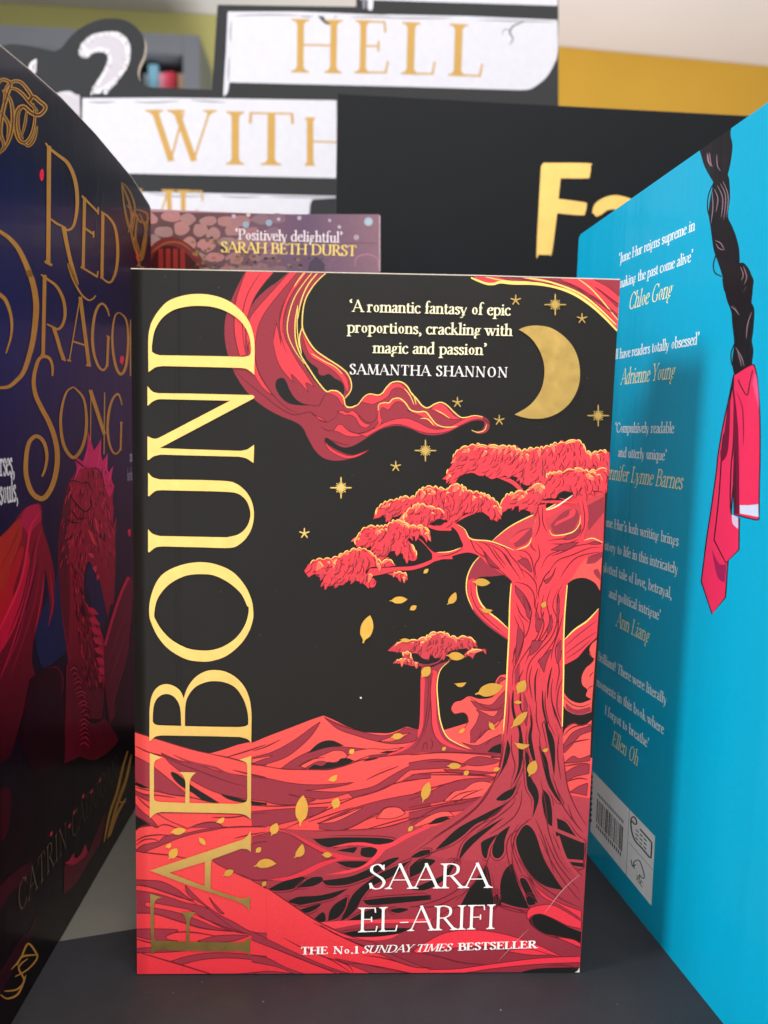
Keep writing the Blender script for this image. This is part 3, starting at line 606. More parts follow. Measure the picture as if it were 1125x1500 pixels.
# --- swirl ring behind the great tree
A.poly(T2('350,705* 450,622 560,562 690,505 800,440 880,395* 1065,390* 1055,700* 1050,770* 480,780*'), MID)
A.poly(T2('470,690* 520,640 600,620 600,670 560,720 500,745*'), DR); A.poly(T2('720,600* 800,520 880,500 900,560 850,640 750,660'), DR); A.poly(T2('950,480* 1060,420* 1060,520* 960,640*'), DR)
A.poly(T2('760,580* 830,545 845,510 870,500 880,520 860,550 800,580 740,610*'), RD); A.poly(T2('640,545* 760,480 900,420* 1060,400* 940,440 800,500 690,560'), RD); A.poly(T2('460,700* 520,650 590,625* 545,670 490,715'), RD)
A.poly(T3('205,150* 150,220 110,310 108,420 150,530 230,620 320,690 398,742* 402,662* 325,595 250,540 200,475 178,390 190,312 300,300 410,285* 330,180'), DR)
A.poly(T3('120,330* 122,420 160,525 240,612 330,682 396,728* 400,670* 325,600 248,545 196,478 172,390 170,320* 150,318'), RD)
A.line(T3('215,150 155,215 114,310 112,420 155,530', ), 1.6, YL); A.line(T3('178,340 182,420 210,490 260,545 330,600 400,664'), 2.2, YL); A.line(T3('140,330 145,430 190,530 280,620 390,712'), 1.1, LN); A.line(T2('350,702 450,620 560,560 690,503 800,440 870,400'), 1.7, YL)
A.poly(T3('900,140* 1046,80* 1025,400* 990,345 920,312 850,320 800,352*'), OR); A.poly(T3('930,215* 960,150 1042,120* 1040,170* 990,210'), DR); A.poly(T3('980,260* 1010,250 1030,290* 1028,330* 990,290'), DR)
A.poly(T3('775,740* 850,670 940,610 1018,520* 1003,720* 930,790 870,860 780,910*'), RD); A.line(T3('776,742 850,668 940,605 1018,520'), 2.2, YL)
for s in ('780,790 880,700 1010,600', '780,840 900,750 1005,680', '790,870 880,810 960,740'): A.line(T3(s), 2.2, DR)
A.poly(T3('1003,735* 960,780 955,840 985,870 960,905 930,930 902,985 905,1045 940,1080 930,1120 972,1145*'), OR); A.line(T3('950,800 965,850 990,868'), 1.1, LN); A.line(T3('985,955 960,980 958,1000'), 1.1, LN); A.line(T3('940,1080 960,1060 985,1050'), 1.1, LN)
A.poly(T3('768,1085* 815,1145 890,1172 972,1142* 966,1232* 880,1252 800,1222 768,1170*'), OR); A.poly(T3('790,1170* 860,1215 960,1195* 964,1228* 880,1250 800,1218'), DR); A.line(T3('768,1120 830,1178 900,1196 970,1170'), 1.1, LN)
A.poly(T3('768,1410* 790,1345 845,1308 905,1322 968,1288* 955,1600* 768,1600*'), OR); A.poly(T3('830,1410* 860,1360 920,1340 965,1310* 962,1350* 900,1380 870,1420*'), DR); A.line(T3('790,1345 845,1312 905,1325 965,1292'), 1.2, LN)
# --- far mountains and dunes
ridge = C4('30,65* 170,110 300,150 430,190 560,225 660,246* 770,215 900,172 1010,150')+T5('-10,298 100,252 250,195 380,145 450,122* 520,152 600,192 700,225 800,233 880,230 975,192* 1050,213* 1100,260')+T4('500,800 600,770 680,745*')+[(720, 1110, True), (900, 1110, True), (870, 1445, True), (190, 1445, True)]
A.poly(ridge, OR, grad=(1050, 1445, (220, 48, 62)))
CR2 = (220, 48, 62)
A.line(ridge[:6], 1.0, LN, taper=False)
PO(T6('-5,112* 60,95 150,75 240,100 350,165 470,225 540,240* 430,272 300,332 150,382 -5,388*'), DR)
cl = T4('480,805* 600,772 682,745 678,700 650,675 590,682 568,650 590,605 640,590 690,562 760,580 840,570 880,520 870,470 900,422 950,412* 950,900* 905,890* 840,940 760,945 640,900 540,830*')
A.poly(cl, OR)
for s in ('700,590* 760,610 840,620 900,560 940,520* 940,640* 880,660 800,660 740,640', '700,800* 740,740 760,680* 740,650 800,680 860,700 900,650 940,640* 940,700 880,740 820,790 760,850 700,880', '640,880* 740,900 830,860 910,820* 910,890 840,940 760,945', '880,470* 905,430 945,440* 900,470 880,520'):
    PO(T4(s), DR)
for s in ('690,565 740,600 800,640 880,650 940,600', '568,650 590,682 650,675 680,705 672,760 640,800', '760,850 800,800 860,780 900,740 935,660', '800,900 850,850 910,830', '720,890 760,840 770,800', '870,470 885,520 840,575'): A.line(T4(s), 1.1, LN)
for k in range(5): A.line(T4('%d,%d %d,%d' % (880+k*6, 700-k*10, 925, 665-k*3)), 1, LN)
A.poly(T4('810,950* 850,910 905,885* 905,952*'), BK)
# small distant tree
st = T4('362,350* 430,362 480,342 557,315* 492,380 468,480 473,600 490,730 530,830 600,880 720,930 905,955* 905,978* 500,948 250,960 0,990* 0,965* 150,950 280,890 340,800 355,650 358,450')
A.poly(st, DR)
A.poly(T4('362,380* 385,440 378,600 372,760 330,860 250,930 120,975* 150,950 280,888 340,800 354,650 357,450'), RD); A.poly(T4('440,380* 470,400 460,480 462,600 470,740 510,850 600,905 700,940* 560,910 470,850 435,740 425,560'), RD)
for s in ('405,380 410,500 400,650 370,820 310,930', '440,400 425,520 430,650 440,800 500,900', '420,400 425,560 410,700 380,830', '370,940 375,900 395,880 405,930', '425,930 440,890 425,850'): A.line(T4(s), 1.1, LN)
A.line(T4('555,320 492,382 470,480 476,600 492,730 532,832 600,882 690,922'), 1.7, YL)
FT = [T4('130,250* 190,200 280,180 370,165 420,135 500,120 560,150 640,165 700,150 745,210* 680,230 600,240 540,262 520,300 490,290 455,300 430,270 400,305 370,300 330,268 250,265 180,255'), T4('165,335* 200,310 270,308 330,330 375,350* 300,354 250,340'), T4('640,290* 710,235 815,245* 740,265 715,305* 690,285'), T4('230,270* 280,260 300,320 250,320')]
for f in FT: A.poly(f, MID)
for s in ('240,250 290,310 370,345 430,345', '420,345 470,330 520,290 540,250', '300,250 270,290', '500,250 480,300', '660,280 600,300 545,315'): A.line(T4(s), 2.2, DR, taper=False)
rr = random.Random(5)
def leafage(polys, n, size, colA, colB, colH, flow=0.6, colH2=(248, 112, 88)):
    """small curved leaf tufts spread through a crown outline, with lit tufts along its upper rim"""
    for f in polys:
        P_ = smooth(f); xs = [p[0] for p in P_]; ys = [p[1] for p in P_]; k = 0; tries = 0; area = 0
        for i in range(len(P_)): area += P_[i-1][0]*P_[i][1]-P_[i][0]*P_[i-1][1]
        m = int(abs(area)/2*n)
        pts = []
        while k < m and tries < m*8:
            tries += 1; x, y = rr.uniform(min(xs), max(xs)), rr.uniform(min(ys), max(ys))
            if inside((x, y), P_): pts.append((x, y)); k += 1
        pts.sort(key=lambda q: q[1])
        cx = (min(xs)+max(xs))/2
        base = A.o
        for kk, (x, y) in enumerate(pts):
            A.o = base+(kk % 40)*3*STEP
            r = size*rr.uniform(.7, 1.4); ang = math.pi/2+(cx-x)/(max(xs)-min(xs)+1)*flow*2.4+rr.uniform(-.55, .35)+.25
            ca, sa = math.cos(ang), math.sin(ang)
            def q(u, v, k=False): return (x+r*(u*ca-v*sa), y+r*(u*sa+v*ca), k)
            up = not inside((x, y-size*2.2), P_); c = rr.random()
            A.poly([q(-.6, -.3), q(.2, -.48), q(1.5, .15, True), q(.3, .42), q(-.6, .35)], (colH2 if c > .55 else colA) if up else (colA if c > .22 else colB))
            A.line([q(-.5, -.42), q(.3, -.5), q(1.0, -.22), q(1.6, .2)], .95, DR if up and c > .5 else LN)
            if up and c > .6: A.line([q(-.6, .45), q(-.75, -.1), q(-.2, -.6)], 1.0, colH)
        A.o = base+125*STEP; nP = len(P_); i = 0
        while i < nP:
            st_ = rr.randint(3, 6); run = [P_[j % nP] for j in range(i, i+st_)]; i += st_-1
            if any(inside((x, y-3), P_) or not inside((x, y+3.5), P_) for x, y in run[1:-1]) or len(run) < 3: continue
            x0, y0 = run[0]; x1, y1 = run[-1]; h = rr.uniform(.8, 2.2)
            arc = [(x0, y0+1.2, False), ((x0*2+x1)/3, (y0*2+y1)/3-h, False), ((x0+2*x1)/3, (y0+2*y1)/3-h, False), (x1, y1+1.2, False)]
            A.poly([arc[0], arc[1], arc[2], arc[3], ((x0+x1)/2, (y0+y1)/2+3.5, False)], colH2 if rr.random() < .7 else colA)
            A.line(arc, 1.3, colH)
            if rr.random() < .5: A.line([(x0+1, y0+3.4, False), ((x0+x1)/2, (y0+y1)/2+1.4, False), (x1-1, y1+3.6, False)], .9, colH if rr.random() < .5 else LN)
leafage(FT, .03, 3.4, MID, DR, YL)
# mountain faces and dune bands
for s in ('430,160* 380,240 300,320 200,390 60,435* -5,432* -5,390* 130,350 260,280 370,200', '455,132* 540,172 650,212 800,247 890,237 970,197* 1045,215* 1030,280 900,300 780,282 650,245 540,205', '180,458* 260,400 370,345 470,320 580,320 740,335* 640,400 560,420* 440,440 300,462*', '-5,500* 100,520 250,550 420,560 640,545* 520,575 330,595* 500,605 640,602* 440,650 230,620* 330,650 400,655* 300,687 150,682 -5,640*',
          '600,605* 760,572 880,502 1000,440 1130,402* 1130,430* 1000,465 880,560 760,612 640,642*', '940,542* 1000,505 1060,488 1130,485* 1130,512* 1020,530', '-5,730* 200,713 480,700* 400,750 200,802 130,817 -5,822*', '420,803* 600,722 760,672 900,640 1130,600* 1130,690* 970,722 900,700 850,705 810,732 770,760 700,790 620,832 540,852 420,838*', '180,840* 420,852 820,832 970,790 1130,750* 1130,792* 900,850 600,872 330,872*'):
    PO(T5(s), DR)
for s in ('300,440* 380,400 460,365 520,342 580,350 595,390 500,420 420,410 330,455*', '410,805* 540,760 640,715 700,705* 620,750 520,795', '0,395* 60,385 130,375* 60,410 0,430*', '800,285* 900,250 1000,230* 940,265 880,285', '590,390* 640,350 740,332 860,335 960,320* 860,360 740,375 650,410*', '780,770* 830,710 880,698 930,705 965,740 900,770 840,775'):
    PO(T5(s), OR)
for s in ('350,360* 400,310 450,283 510,280 580,312* 470,325 400,345', '350,462* 390,432 440,440 480,415 530,420 560,393 610,392 640,410* 560,447 470,467', '800,360* 850,345 920,345* 860,358', '700,410* 750,390 800,392* 740,406', '-5,660* 80,686* -5,692*'):
    A.poly(T5(s), BK)
for s in ('-5,430 100,445 200,460 300,462 450,462 560,445 700,400 900,372 1130,360', '0,345 80,320 180,272', '450,130 540,175 650,215', '0,640 150,682 300,685 480,672 640,640', '640,640 760,610 880,558 1000,530 1130,518', '-5,690 150,695 300,690', '200,840 400,752 600,660 760,602', '420,805 560,755 700,700', '350,795 520,740 640,700', '480,770 640,715', '720,530 800,490 930,440', '800,470 880,440', '230,620 420,650', '160,840 320,872 600,870 830,830 970,790 1130,740', '350,380 440,360', '280,445 370,400 460,385', '580,352 590,385', '785,780 830,715 880,700 930,706 970,742', '860,740 890,745', '850,755 890,765', '690,850 900,790 1130,730', '540,850 620,830 700,790 770,745 800,740', '450,572 620,560', '0,748 120,735'):
    A.line(T5(s), 1.2, LN)
# left side, behind the title
for s in ('40,265* 160,330 280,420 400,520 500,602* 380,590 200,552 160,532 60,482 40,450*', '260,240* 400,300 560,335 750,395 970,432 1130,450* 1130,640* 900,610 700,560 520,470 400,380 330,322*', '200,737* 330,728 600,735 900,745 1130,733* 1130,850* 950,850 780,857* 720,815 640,812 560,830 480,862* 330,800 230,742', '40,650* 100,720 170,775 240,852* 170,822 40,750*', '40,545* 110,580 170,600* 200,650 120,620 40,575*', '1000,330* 1130,281* 1130,336* 1060,342'):
    PO(C4(s), DR)
for s in ('340,400 380,405 430,440 500,500 560,540 640,590 740,652* 620,637 520,570 420,510 360,450', '740,573* 850,600 970,630 1130,652* 1130,670* 950,650 880,640 800,615', '40,480* 100,500 160,532* 100,527 40,502*', '40,752* 120,800 190,842* 100,852 40,882*'):
    A.poly(C4(s), BK)
for s, wd in (('360,255 460,300 560,330 700,360 800,405 960,440', 3.0), ('270,270 420,330 600,400 820,480 960,515', 1.2), ('42,180 170,240 300,270 420,320', 1.4), ('220,540 320,580 480,600 640,640', 1.3), ('40,545 120,580 240,590 380,610', 1.2), ('780,280 950,230 1125,170', 1.4), ('660,248 800,275 960,315 1125,345', 1.3), ('850,380 970,410 1125,440', 1.4), ('900,300 1125,240', 1.2), ('200,850 225,857 260,835 310,832 370,852 450,872', 1.2), ('45,890 80,852 140,834 200,845 225,857', 1.2), ('480,862 560,830 640,812 720,815 780,855', 1.4), ('45,970 120,930 230,915 320,918', 1.4), ('50,1000 120,955 200,950 250,975', 1.2), ('120,1050 240,985 400,930 560,885 700,865 850,850 1000,845 1125,850', 1.5), ('680,770 850,770 1000,745', 1.4), ('60,600 160,690 260,740', 1.2), ('40,520 140,545 240,560', 1.0), ('860,945 960,920 1125,890', 1.2), ('1000,900 1125,940', 1.2)):
    A.line(C4(s), wd, LN if wd < 2 else DR)
for s in ('50,200* 100,160 170,140 240,130* 300,80 450,60 620,25 800,5* 700,30 560,55 400,100 240,165 110,217*', '40,440* 150,445 260,455 380,510 470,580 530,612* 400,582 250,525 130,490 40,487*', '40,528* 200,550 340,590 460,630 600,660 740,740 860,840 990,892* 800,850 620,760 500,690 360,660 200,630 140,625 125,645 150,665 300,690 420,720 560,770 700,830 850,867* 600,842 400,780 200,722 40,717*', '460,485* 500,530 560,590 640,660 760,740 860,790 1000,868 1130,880* 1130,945* 1000,897 860,842 720,740 600,640 500,580 465,530', '655,585* 700,640 780,722* 740,710 690,650', '680,275* 1000,150 1130,125* 1130,440* 1000,437 860,380 720,310', '40,848* 200,845 400,855 310,900 310,930 400,947* 250,952 40,902*', '560,947* 700,905 860,895 985,902* 900,932 800,952 640,957', '40,1010* 160,1000 400,1010 480,1022* 300,1037 40,1042*', '340,1112* 480,1070 650,1045 850,1045 1130,1072* 1130,1114* 900,1087 700,1087 550,1107 420,1142*', '720,1237* 900,1215 1130,1195* 1130,1225* 900,1242', '380,975* 560,960 700,985 850,1000* 600,1000'):
    PO(C5(s), DR)
for s in ('50,1030 250,1090 420,1140 600,1195 820,1262', '40,205 200,225 340,240 480,268', '50,485 160,500 300,545 440,590 560,640', '40,715 200,720 400,780 620,842 860,866', '310,890 420,870 560,878 720,905', '520,720 660,780 840,850 985,890', '860,380 1000,437 1125,515', '40,925 200,965 300,960', '750,1262 950,1245 1125,1230', '500,560 440,520', '760,330 860,380'):
    A.line(C5(s), 1.3, LN)
# --- great tree: branches, trunk, roots
for q_ in ('310,237* 360,205 420,193 530,213* 500,232 400,247', '-5,230* 120,210 230,213 330,245 240,257 120,265 -5,272*', '200,270* 330,273 510,288* 400,297 250,287', '-5,450* 120,400 220,352 330,325 505,316* 450,347 370,352 320,390 250,402 200,452 100,472 -5,492*', '-5,522* 150,490 300,460 430,428* 330,502 200,522 -5,562*', '905,122* 950,60 1000,30 1068,12* 1068,42* 1000,70 950,130 908,172*', '908,232* 960,190 1000,205 1062,183* 1060,217* 980,227', '910,292* 980,250 1058,238* 1055,292* 970,312 928,342*', '945,402* 990,370 1048,348* 1042,422*'):
    PO(T7(q_), DR)
for q_ in ('200,457* 260,400 320,385 370,350 430,338 485,350* 440,422 330,442', '-5,622* 20,600 100,550 170,520 230,518 262,545* 200,547 120,582'): PO(T7(q_), OR)
for q_ in ('110,592* 150,560 200,545 242,555* 180,582', '50,700* 80,672 130,664 110,690'): A.poly(T7(q_), BK)
for q_ in ('0,185 150,170 300,170 520,180', '100,225 220,220 320,238', '0,300 200,285 480,305', '60,300 300,300 510,312', '0,420 120,380 330,322', '230,455 300,410 400,390', '260,470 340,420 440,380', '0,510 200,470 430,425', '0,590 150,500 300,470 420,440', '905,70 960,20 1060,0', '905,150 960,110 1060,90', '920,340 1000,320 1050,330', '905,250 1000,235 1055,232'): A.line(T7(q_), 1.3, LN)
DRB = T6('170,55* 400,75 700,70 900,40 1000,5*')+T7('0,600* 150,600 300,520 420,430 490,340* 940,420* 1070,440*')+[(870, 1446, True), (700, 1446, True)]+T6('900,870 760,772 620,742 420,652 220,520 100,440 -5,388* 150,382 300,330 430,270 550,240* 470,220 350,160 250,100')
A.poly(DRB, (174, 60, 71), grad=(1120, 1450, (134, 40, 54)))
tr = T3('420,330* 412,450 405,650 395,800 388,950 380,1100 370,1250')+T7('552,0 545,100 525,250 490,350 420,440 300,540 150,640 0,755* 300,800 600,800 900,700 1060,660* 1030,590 960,480 925,350 905,200 900,0')+T3('768,1250 772,1100 775,950 775,750 785,550 802,350*')
A.poly(tr, RD, grad=(930, 1140, (168, 58, 69)))
# branches
br = ['-30,775* 60,772 130,755 165,735 150,690 125,640 80,610 -10,632* -10,592* 70,585 130,595 175,630 200,670 240,690 330,700 420,730 480,755 560,820 640,952* 480,960* 430,920 380,890 320,850 270,800 200,775 120,790 60,810 -30,836*', '620,475* 630,560 605,660 580,720 500,762* 600,952* 840,952* 900,850 960,802 1046,772* 1055,705* 980,685 930,700 940,640 960,560 952,480 935,420* 885,420* 900,470 915,540 900,600 850,650 740,667 705,622 690,560 690,470*']
for s in br: A.poly(T2(s), RD)
A.poly(T2('440,760* 560,730 700,680 850,670 940,690 1000,720 900,860 835,962 800,990* 470,990* 480,955*'), RD)
for s in ('380,300* 440,300 500,330 555,385* 530,390 470,340', '650,455* 760,450 880,460* 880,480 760,468'): A.poly(T2(s), RD)
A.poly(T1('570,950* 760,940 880,930 990,890 1010,870 960,800 900,740 930,760 985,820 1040,850 1125,840* 1140,885* 1040,890 960,930 860,960 760,965 650,990 540,1010*'), RD); A.poly(T1('900,640* 960,645 1040,660 1130,640* 1130,690* 1040,688 980,670'), RD); A.line(T1('200,990 250,1020'), 2.5, DR, taper=False)
A.line(T2('0,568 60,600 110,585'), 3, RD, taper=False); A.line(T2('110,585 180,545 270,510'), 3.2, RD, taper=False)
for s in ('130,600 180,640 210,690 250,770 310,800', '230,700 290,760 330,850 400,890 460,940', '330,710 420,740 470,800 520,860 560,940', '250,700 320,730 370,800 430,880', '300,710 400,760 450,830 500,900 530,950', '270,790 330,820 370,870', '350,740 390,800 440,860', '400,760 440,800 480,870', '500,760 560,770 600,820 620,950', '640,500 650,600 620,680', '670,480 670,580 700,650', '640,720 650,800 620,860 630,950', '700,700 780,690 880,670 930,620', '720,720 820,720 900,690', '660,880 700,800 790,760 900,730 1040,710', '700,920 760,830 860,790 960,750 1045,740', '780,940 830,860 900,800 1040,770', '920,440 935,540 930,620 900,680', '0,800 80,790 170,750', '720,800 800,770 870,740', '760,840 840,810', '590,700 600,740 630,770', '520,790 560,830 590,900'):
    A.line(T2(s), 1.3, LN)
for s in ('510,830* 560,810 590,850 600,900 560,870', '860,640* 910,600 900,660 850,690 800,690', '960,720 1000,705 1045,720* 1000,725', '300,770* 350,830 400,880* 340,850', '720,760* 800,720 900,710* 820,760'): PO(T2(s), DR)
for s, wd in (('130,598 178,632 215,690 330,702 420,732 490,762', 1.5), ('600,680 575,730 500,760', 1.5), ('910,540 900,600 850,650 740,667 710,630', 1.5), ('605,650 628,560', 1.2), ('0,775 80,770 150,745', 1.3), ('930,700 985,685 1050,712', 1.3)): A.line(T2(s), wd, YL)
for s in ('415,350 405,500 400,700 390,900 378,1150 360,1380', '800,360 783,560 775,760 775,960 770,1160 766,1330'): A.line(T3(s), 2.0, YL, ends=.6)
# bark
for s in ('430,360 500,420 550,520 548,600 520,700 440,800 430,930', '440,340 520,360 570,420 575,520', '470,240 540,290 585,350 590,420', '450,480 480,560 540,620', '460,560 500,640 500,740 470,850 430,950 425,1050', '430,560 470,660 450,780 420,900', '600,400 580,500 610,600 600,700 540,790 470,900 440,1010', '650,300 610,380 600,460', '640,420 620,540 640,640 590,760 520,860', '690,380 660,480 680,600 640,700 560,800 510,900', '740,380 700,500 730,600 690,720 600,820 540,900 520,1000 530,1100', '770,350 730,450 740,600 720,720 640,840 590,900', '770,560 740,680 700,800 690,880', '750,720 720,800 730,900', '770,800 740,880 745,960 720,1090', '790,360 760,440', '540,640 520,720', '690,250 640,310 620,370', '560,910 540,1010 560,1150', '620,900 600,1000', '480,640 440,620', '500,940 470,1010 475,1080', '770,1000 740,1080 730,1200 760,1300', '700,1000 690,1120 720,1280', '650,1090 650,1200 680,1330', '590,1150 590,1290 620,1400', '540,1180 560,1300 550,1400', '400,1100 400,1230 385,1390', '640,640 600,690', '570,480 560,560', '700,640 690,700'):
    A.line(T3(s), 1.35, LN)
for s in ('440,360* 500,420 540,500 548,590* 520,540 480,470 450,420', '500,420 540,520 545,600* 520,560', '460,640* 500,700 480,800 440,900* 450,780', '600,480* 590,560 610,600 640,540* 620,650 590,680 580,580', '740,420* 750,500 735,620* 725,560', '560,740* 640,740 660,700* 600,800 540,840', '690,560* 700,640 660,720* 670,640', '600,880* 690,800 660,880 640,960*', '440,960* 470,900 470,1000 440,1040*', '730,780* 760,740 755,860 730,900*', '500,1100* 530,1200 520,1330* 500,1250', '640,330* 690,300 720,240* 700,300 660,350'): PO(T3(s), DR)
for s, wd in (('600,930 580,1010 582,1170', 2.4), ('695,920 670,1040 665,1140', 2.6), ('630,1080 635,1200 660,1310 680,1400', 3.0), ('430,1080 425,1180 440,1270 470,1340 475,1406', 4.0), ('478,1100 480,1200 500,1240', 2.6), ('730,1040 718,1110', 1.8), ('548,1250 555,1330 550,1406', 2.6), ('690,1150 730,1270 760,1350', 2.2)): A.line(T3(s), wd, BK)
for s in ('510,442 560,400 620,370 645,325* 610,412 570,447 530,452', '150,742* 200,690 290,610 420,540 580,460* 500,540 390,590 310,660 230,712', '295,770* 325,700 400,640 560,548* 430,655 355,725 288,805*', '420,720 430,690 520,648* 470,720 452,790 430,775', '490,720 520,650 592,598* 560,680 555,750 530,787 500,787 486,760', '575,90* 592,150 570,230 530,300 488,355* 535,280 555,200', '650,0* 668,120 655,260 598,375* 638,260 640,120', '720,-20* 718,80 735,180 745,252* 712,180 697,80', '680,150* 702,200 708,300 750,380 758,450 722,555* 730,450 695,380 685,300', '790,-20* 845,80 856,180 850,312* 832,200 815,110', '785,385* 822,430 838,520 838,612* 800,560 778,450', '758,130* 805,200 832,330 895,475* 850,420 805,330', '865,555* 920,580 970,650 1024,700* 1018,820* 930,800 890,740 860,650'):
    A.poly(T7(s), BK); u_ = rc.random(); contour(T7(s), 3.2, u_, u_+.45)
for s in ('625,50 642,0 670,-40 700,-45 740,5 790,150 860,270 905,335* 800,312 720,252 650,142', '535,405* 533,300 558,220 602,178* 612,210 640,300 705,445* 620,432', '650,268 682,272 720,340 755,412* 700,382 660,312', '685,375 722,390 742,417* 700,422', '497,370 520,362 542,422* 503,427', '300,425* 350,330 420,240 455,190 490,350 495,430*', '0,200* 60,152 150,160 110,200 50,240 0,262*', '190,252* 230,200 270,165 220,260 100,332 0,332*', '700,512* 750,475 830,490 920,545 1010,582* 1006,645* 900,612 800,592 725,552', '640,822* 760,795 1000,788* 1000,830*', '880,-5* 1030,60* 1022,200* 940,180 905,110'):
    A.poly(T8(s), BK); u_ = rc.random(); contour(T8(s), 3.2, u_, u_+.45); contour(T8(s), 7, u_+.1, u_+.4)
for s in ('370,112* 400,122 560,113 830,118 905,140 800,157 640,152 520,182* 440,165', '530,197* 640,175 662,182 640,212*', '690,180* 820,173 760,237 688,227', '528,268* 640,263 742,270 680,302 600,302', '98,442* 200,390 300,363 332,375 260,437 160,452', '278,432* 360,373 432,363 442,390 380,422', '440,387* 600,365 700,330 862,252 925,248 800,332 720,372 600,412 480,417', '220,522* 290,490 430,480 605,437* 520,492 430,517 300,542*', '298,572* 430,533 402,567 340,592', '378,642* 440,588 462,610 452,648', '478,642* 490,580 530,530 602,488* 587,562 540,622', '608,532* 640,470 720,400 830,330 1002,258* 900,352 760,422 690,502* 660,562 600,622 558,642*', '700,512* 860,493 1130,478* 1130,507* 900,532 740,542', '598,642* 700,588 800,558 842,580 820,622 700,642', '870,575 930,560 987,570 920,592', '555,722* 700,698 850,688 1005,688* 900,732 760,747 640,742', '1000,240* 1060,200 1125,190* 1125,215* 1050,240'):
    A.poly(T6(s), BK); u_ = rc.random(); contour(T6(s), 2.6, u_, u_+.5)
for s in ('430,652* 600,640 900,633 1130,628* 1130,652* 900,655 700,660 520,692*', '640,745* 800,742 935,722* 860,757 740,765', '205,60* 300,110 400,160 500,205 620,235 760,245* 640,255 520,240 430,200 340,150', '100,380* 250,355 350,310 450,265 560,240* 660,240* 540,262 440,300 340,350 200,390*', '480,180* 600,150 700,145 800,160 880,145* 980,90 1125,30* 1125,50* 1000,110 900,165 840,195 800,240 720,300 600,340 480,350 400,365* 560,330 680,300 750,250 790,190 700,165 600,165*'):
    A.poly(T6(s), RD if s[0] in '46' else CR)
# root outlines
for s in ('550,20 545,150 510,300 440,440 330,550 180,650 20,760', '480,360 400,480 260,590 120,680', '640,400 560,480 420,590 330,660', '620,420 600,480 460,590 390,640', '660,390 650,480 600,560 470,650', '700,560 640,620 590,660 570,740 600,880', '720,555 650,610 615,680 610,760 660,884', '740,560 790,680 850,880', '770,330 800,480 815,620 870,780 940,880', '905,180 925,350 970,480 1040,600', '600,60 600,160 620,250 600,330', '690,20 690,100', '760,60 775,180 800,260', '880,60 870,180 890,330', '850,330 900,480 1000,620', '930,470 960,560 1020,640', '300,720 280,800', '150,745 60,790', '240,715 130,760 40,820', '570,160 575,260', '860,0 880,120'):
    A.line(T7(s), 1.3, LN)
for s in ('480,120 450,200 480,330 500,400', '600,100 610,200 660,330', '760,0 830,160 920,300 1005,400', '790,0 870,180 1000,340', '840,0 900,120 1010,250', '400,160 340,280 200,380 0,440', '440,180 380,290 270,400', '0,430 150,430 300,360', '930,180 980,220 1015,250', '640,140 740,280 880,380 1005,440', '0,695 150,720 300,760 480,776', '120,520 250,445 350,428 480,425 600,440 700,482 730,550 800,595 940,640 1000,680', '0,720 120,640'):
    A.line(T8(s), 1.3, LN)
for s, wd in (('820,605 900,640 1022,690', 5), ('850,480 860,620', 5), ('870,660 920,800 1000,900', 5), ('910,800 1020,810', 4)): A.line(T7(s), wd, (168, 58, 68), taper=False)
for s in ('20,692* 100,640 200,590 320,570 450,575 600,605 760,660 905,732* 760,700 560,672 400,665 200,682 60,707', '0,800* 250,800 480,770 760,735 1005,725* 1003,760* 760,770 500,795 250,830 -20,840*', '690,495* 692,465 710,440 760,425 830,420 900,450 1010,518* 1008,562* 920,540 840,500 770,475 720,485 700,507*', '855,608* 960,625 1005,650* 1003,672*', '700,260* 760,330 860,400 1010,458* 1008,502* 880,422 780,372', '560,692* 700,680 830,716* 700,715'):
    PO(T8(s), CR, grad=(1290, 1430, (232, 52, 70)))
A.poly(T8('860,-60* 1040,10* 1030,180* 1010,400 900,280 860,150 840,50*'), (168, 58, 68)) if False else None
# bright dune, lower left of the author name
A.poly(T6('92,434* 220,520 420,650 620,740 760,772* 900,862 1130,953* 1130,1010* 600,1010 92,1030*'), OR, grad=(1050, 1445, CR2))
A.poly(T6('420,652* 620,742 760,772* 900,870 1130,955* 1130,760* 760,760*'), (140, 42, 54)) if False else None
for s in ('-5,708* 160,790 330,870 500,940 645,982* 560,972 400,922 200,842 -5,762*', '-5,858* 100,880 220,940 410,1004* 300,990 160,935 -5,900*', '430,670* 560,742 760,775* 900,862 1130,952* 1130,940* 1000,930 800,850 600,760', '520,880* 700,915 900,960 1130,990* 1130,1010* 850,1000 640,930', '-5,980* 100,960 300,985 200,1000 -5,1000*'):
    PO(T6(s), DR)
for s in ('190,745 330,820 500,890 630,975', '380,650 520,720 640,775 800,830', '-5,388 100,440 220,520 420,650 620,740 760,772', '440,680 600,760 770,830', '480,760 620,820', '-5,762 200,842 400,922 600,1000', '560,905 760,925 1125,1000', '460,870 600,920 640,975', '700,860 840,880 1010,930', '0,740 100,770'):
    A.line(T6(s), 1.3, LN)
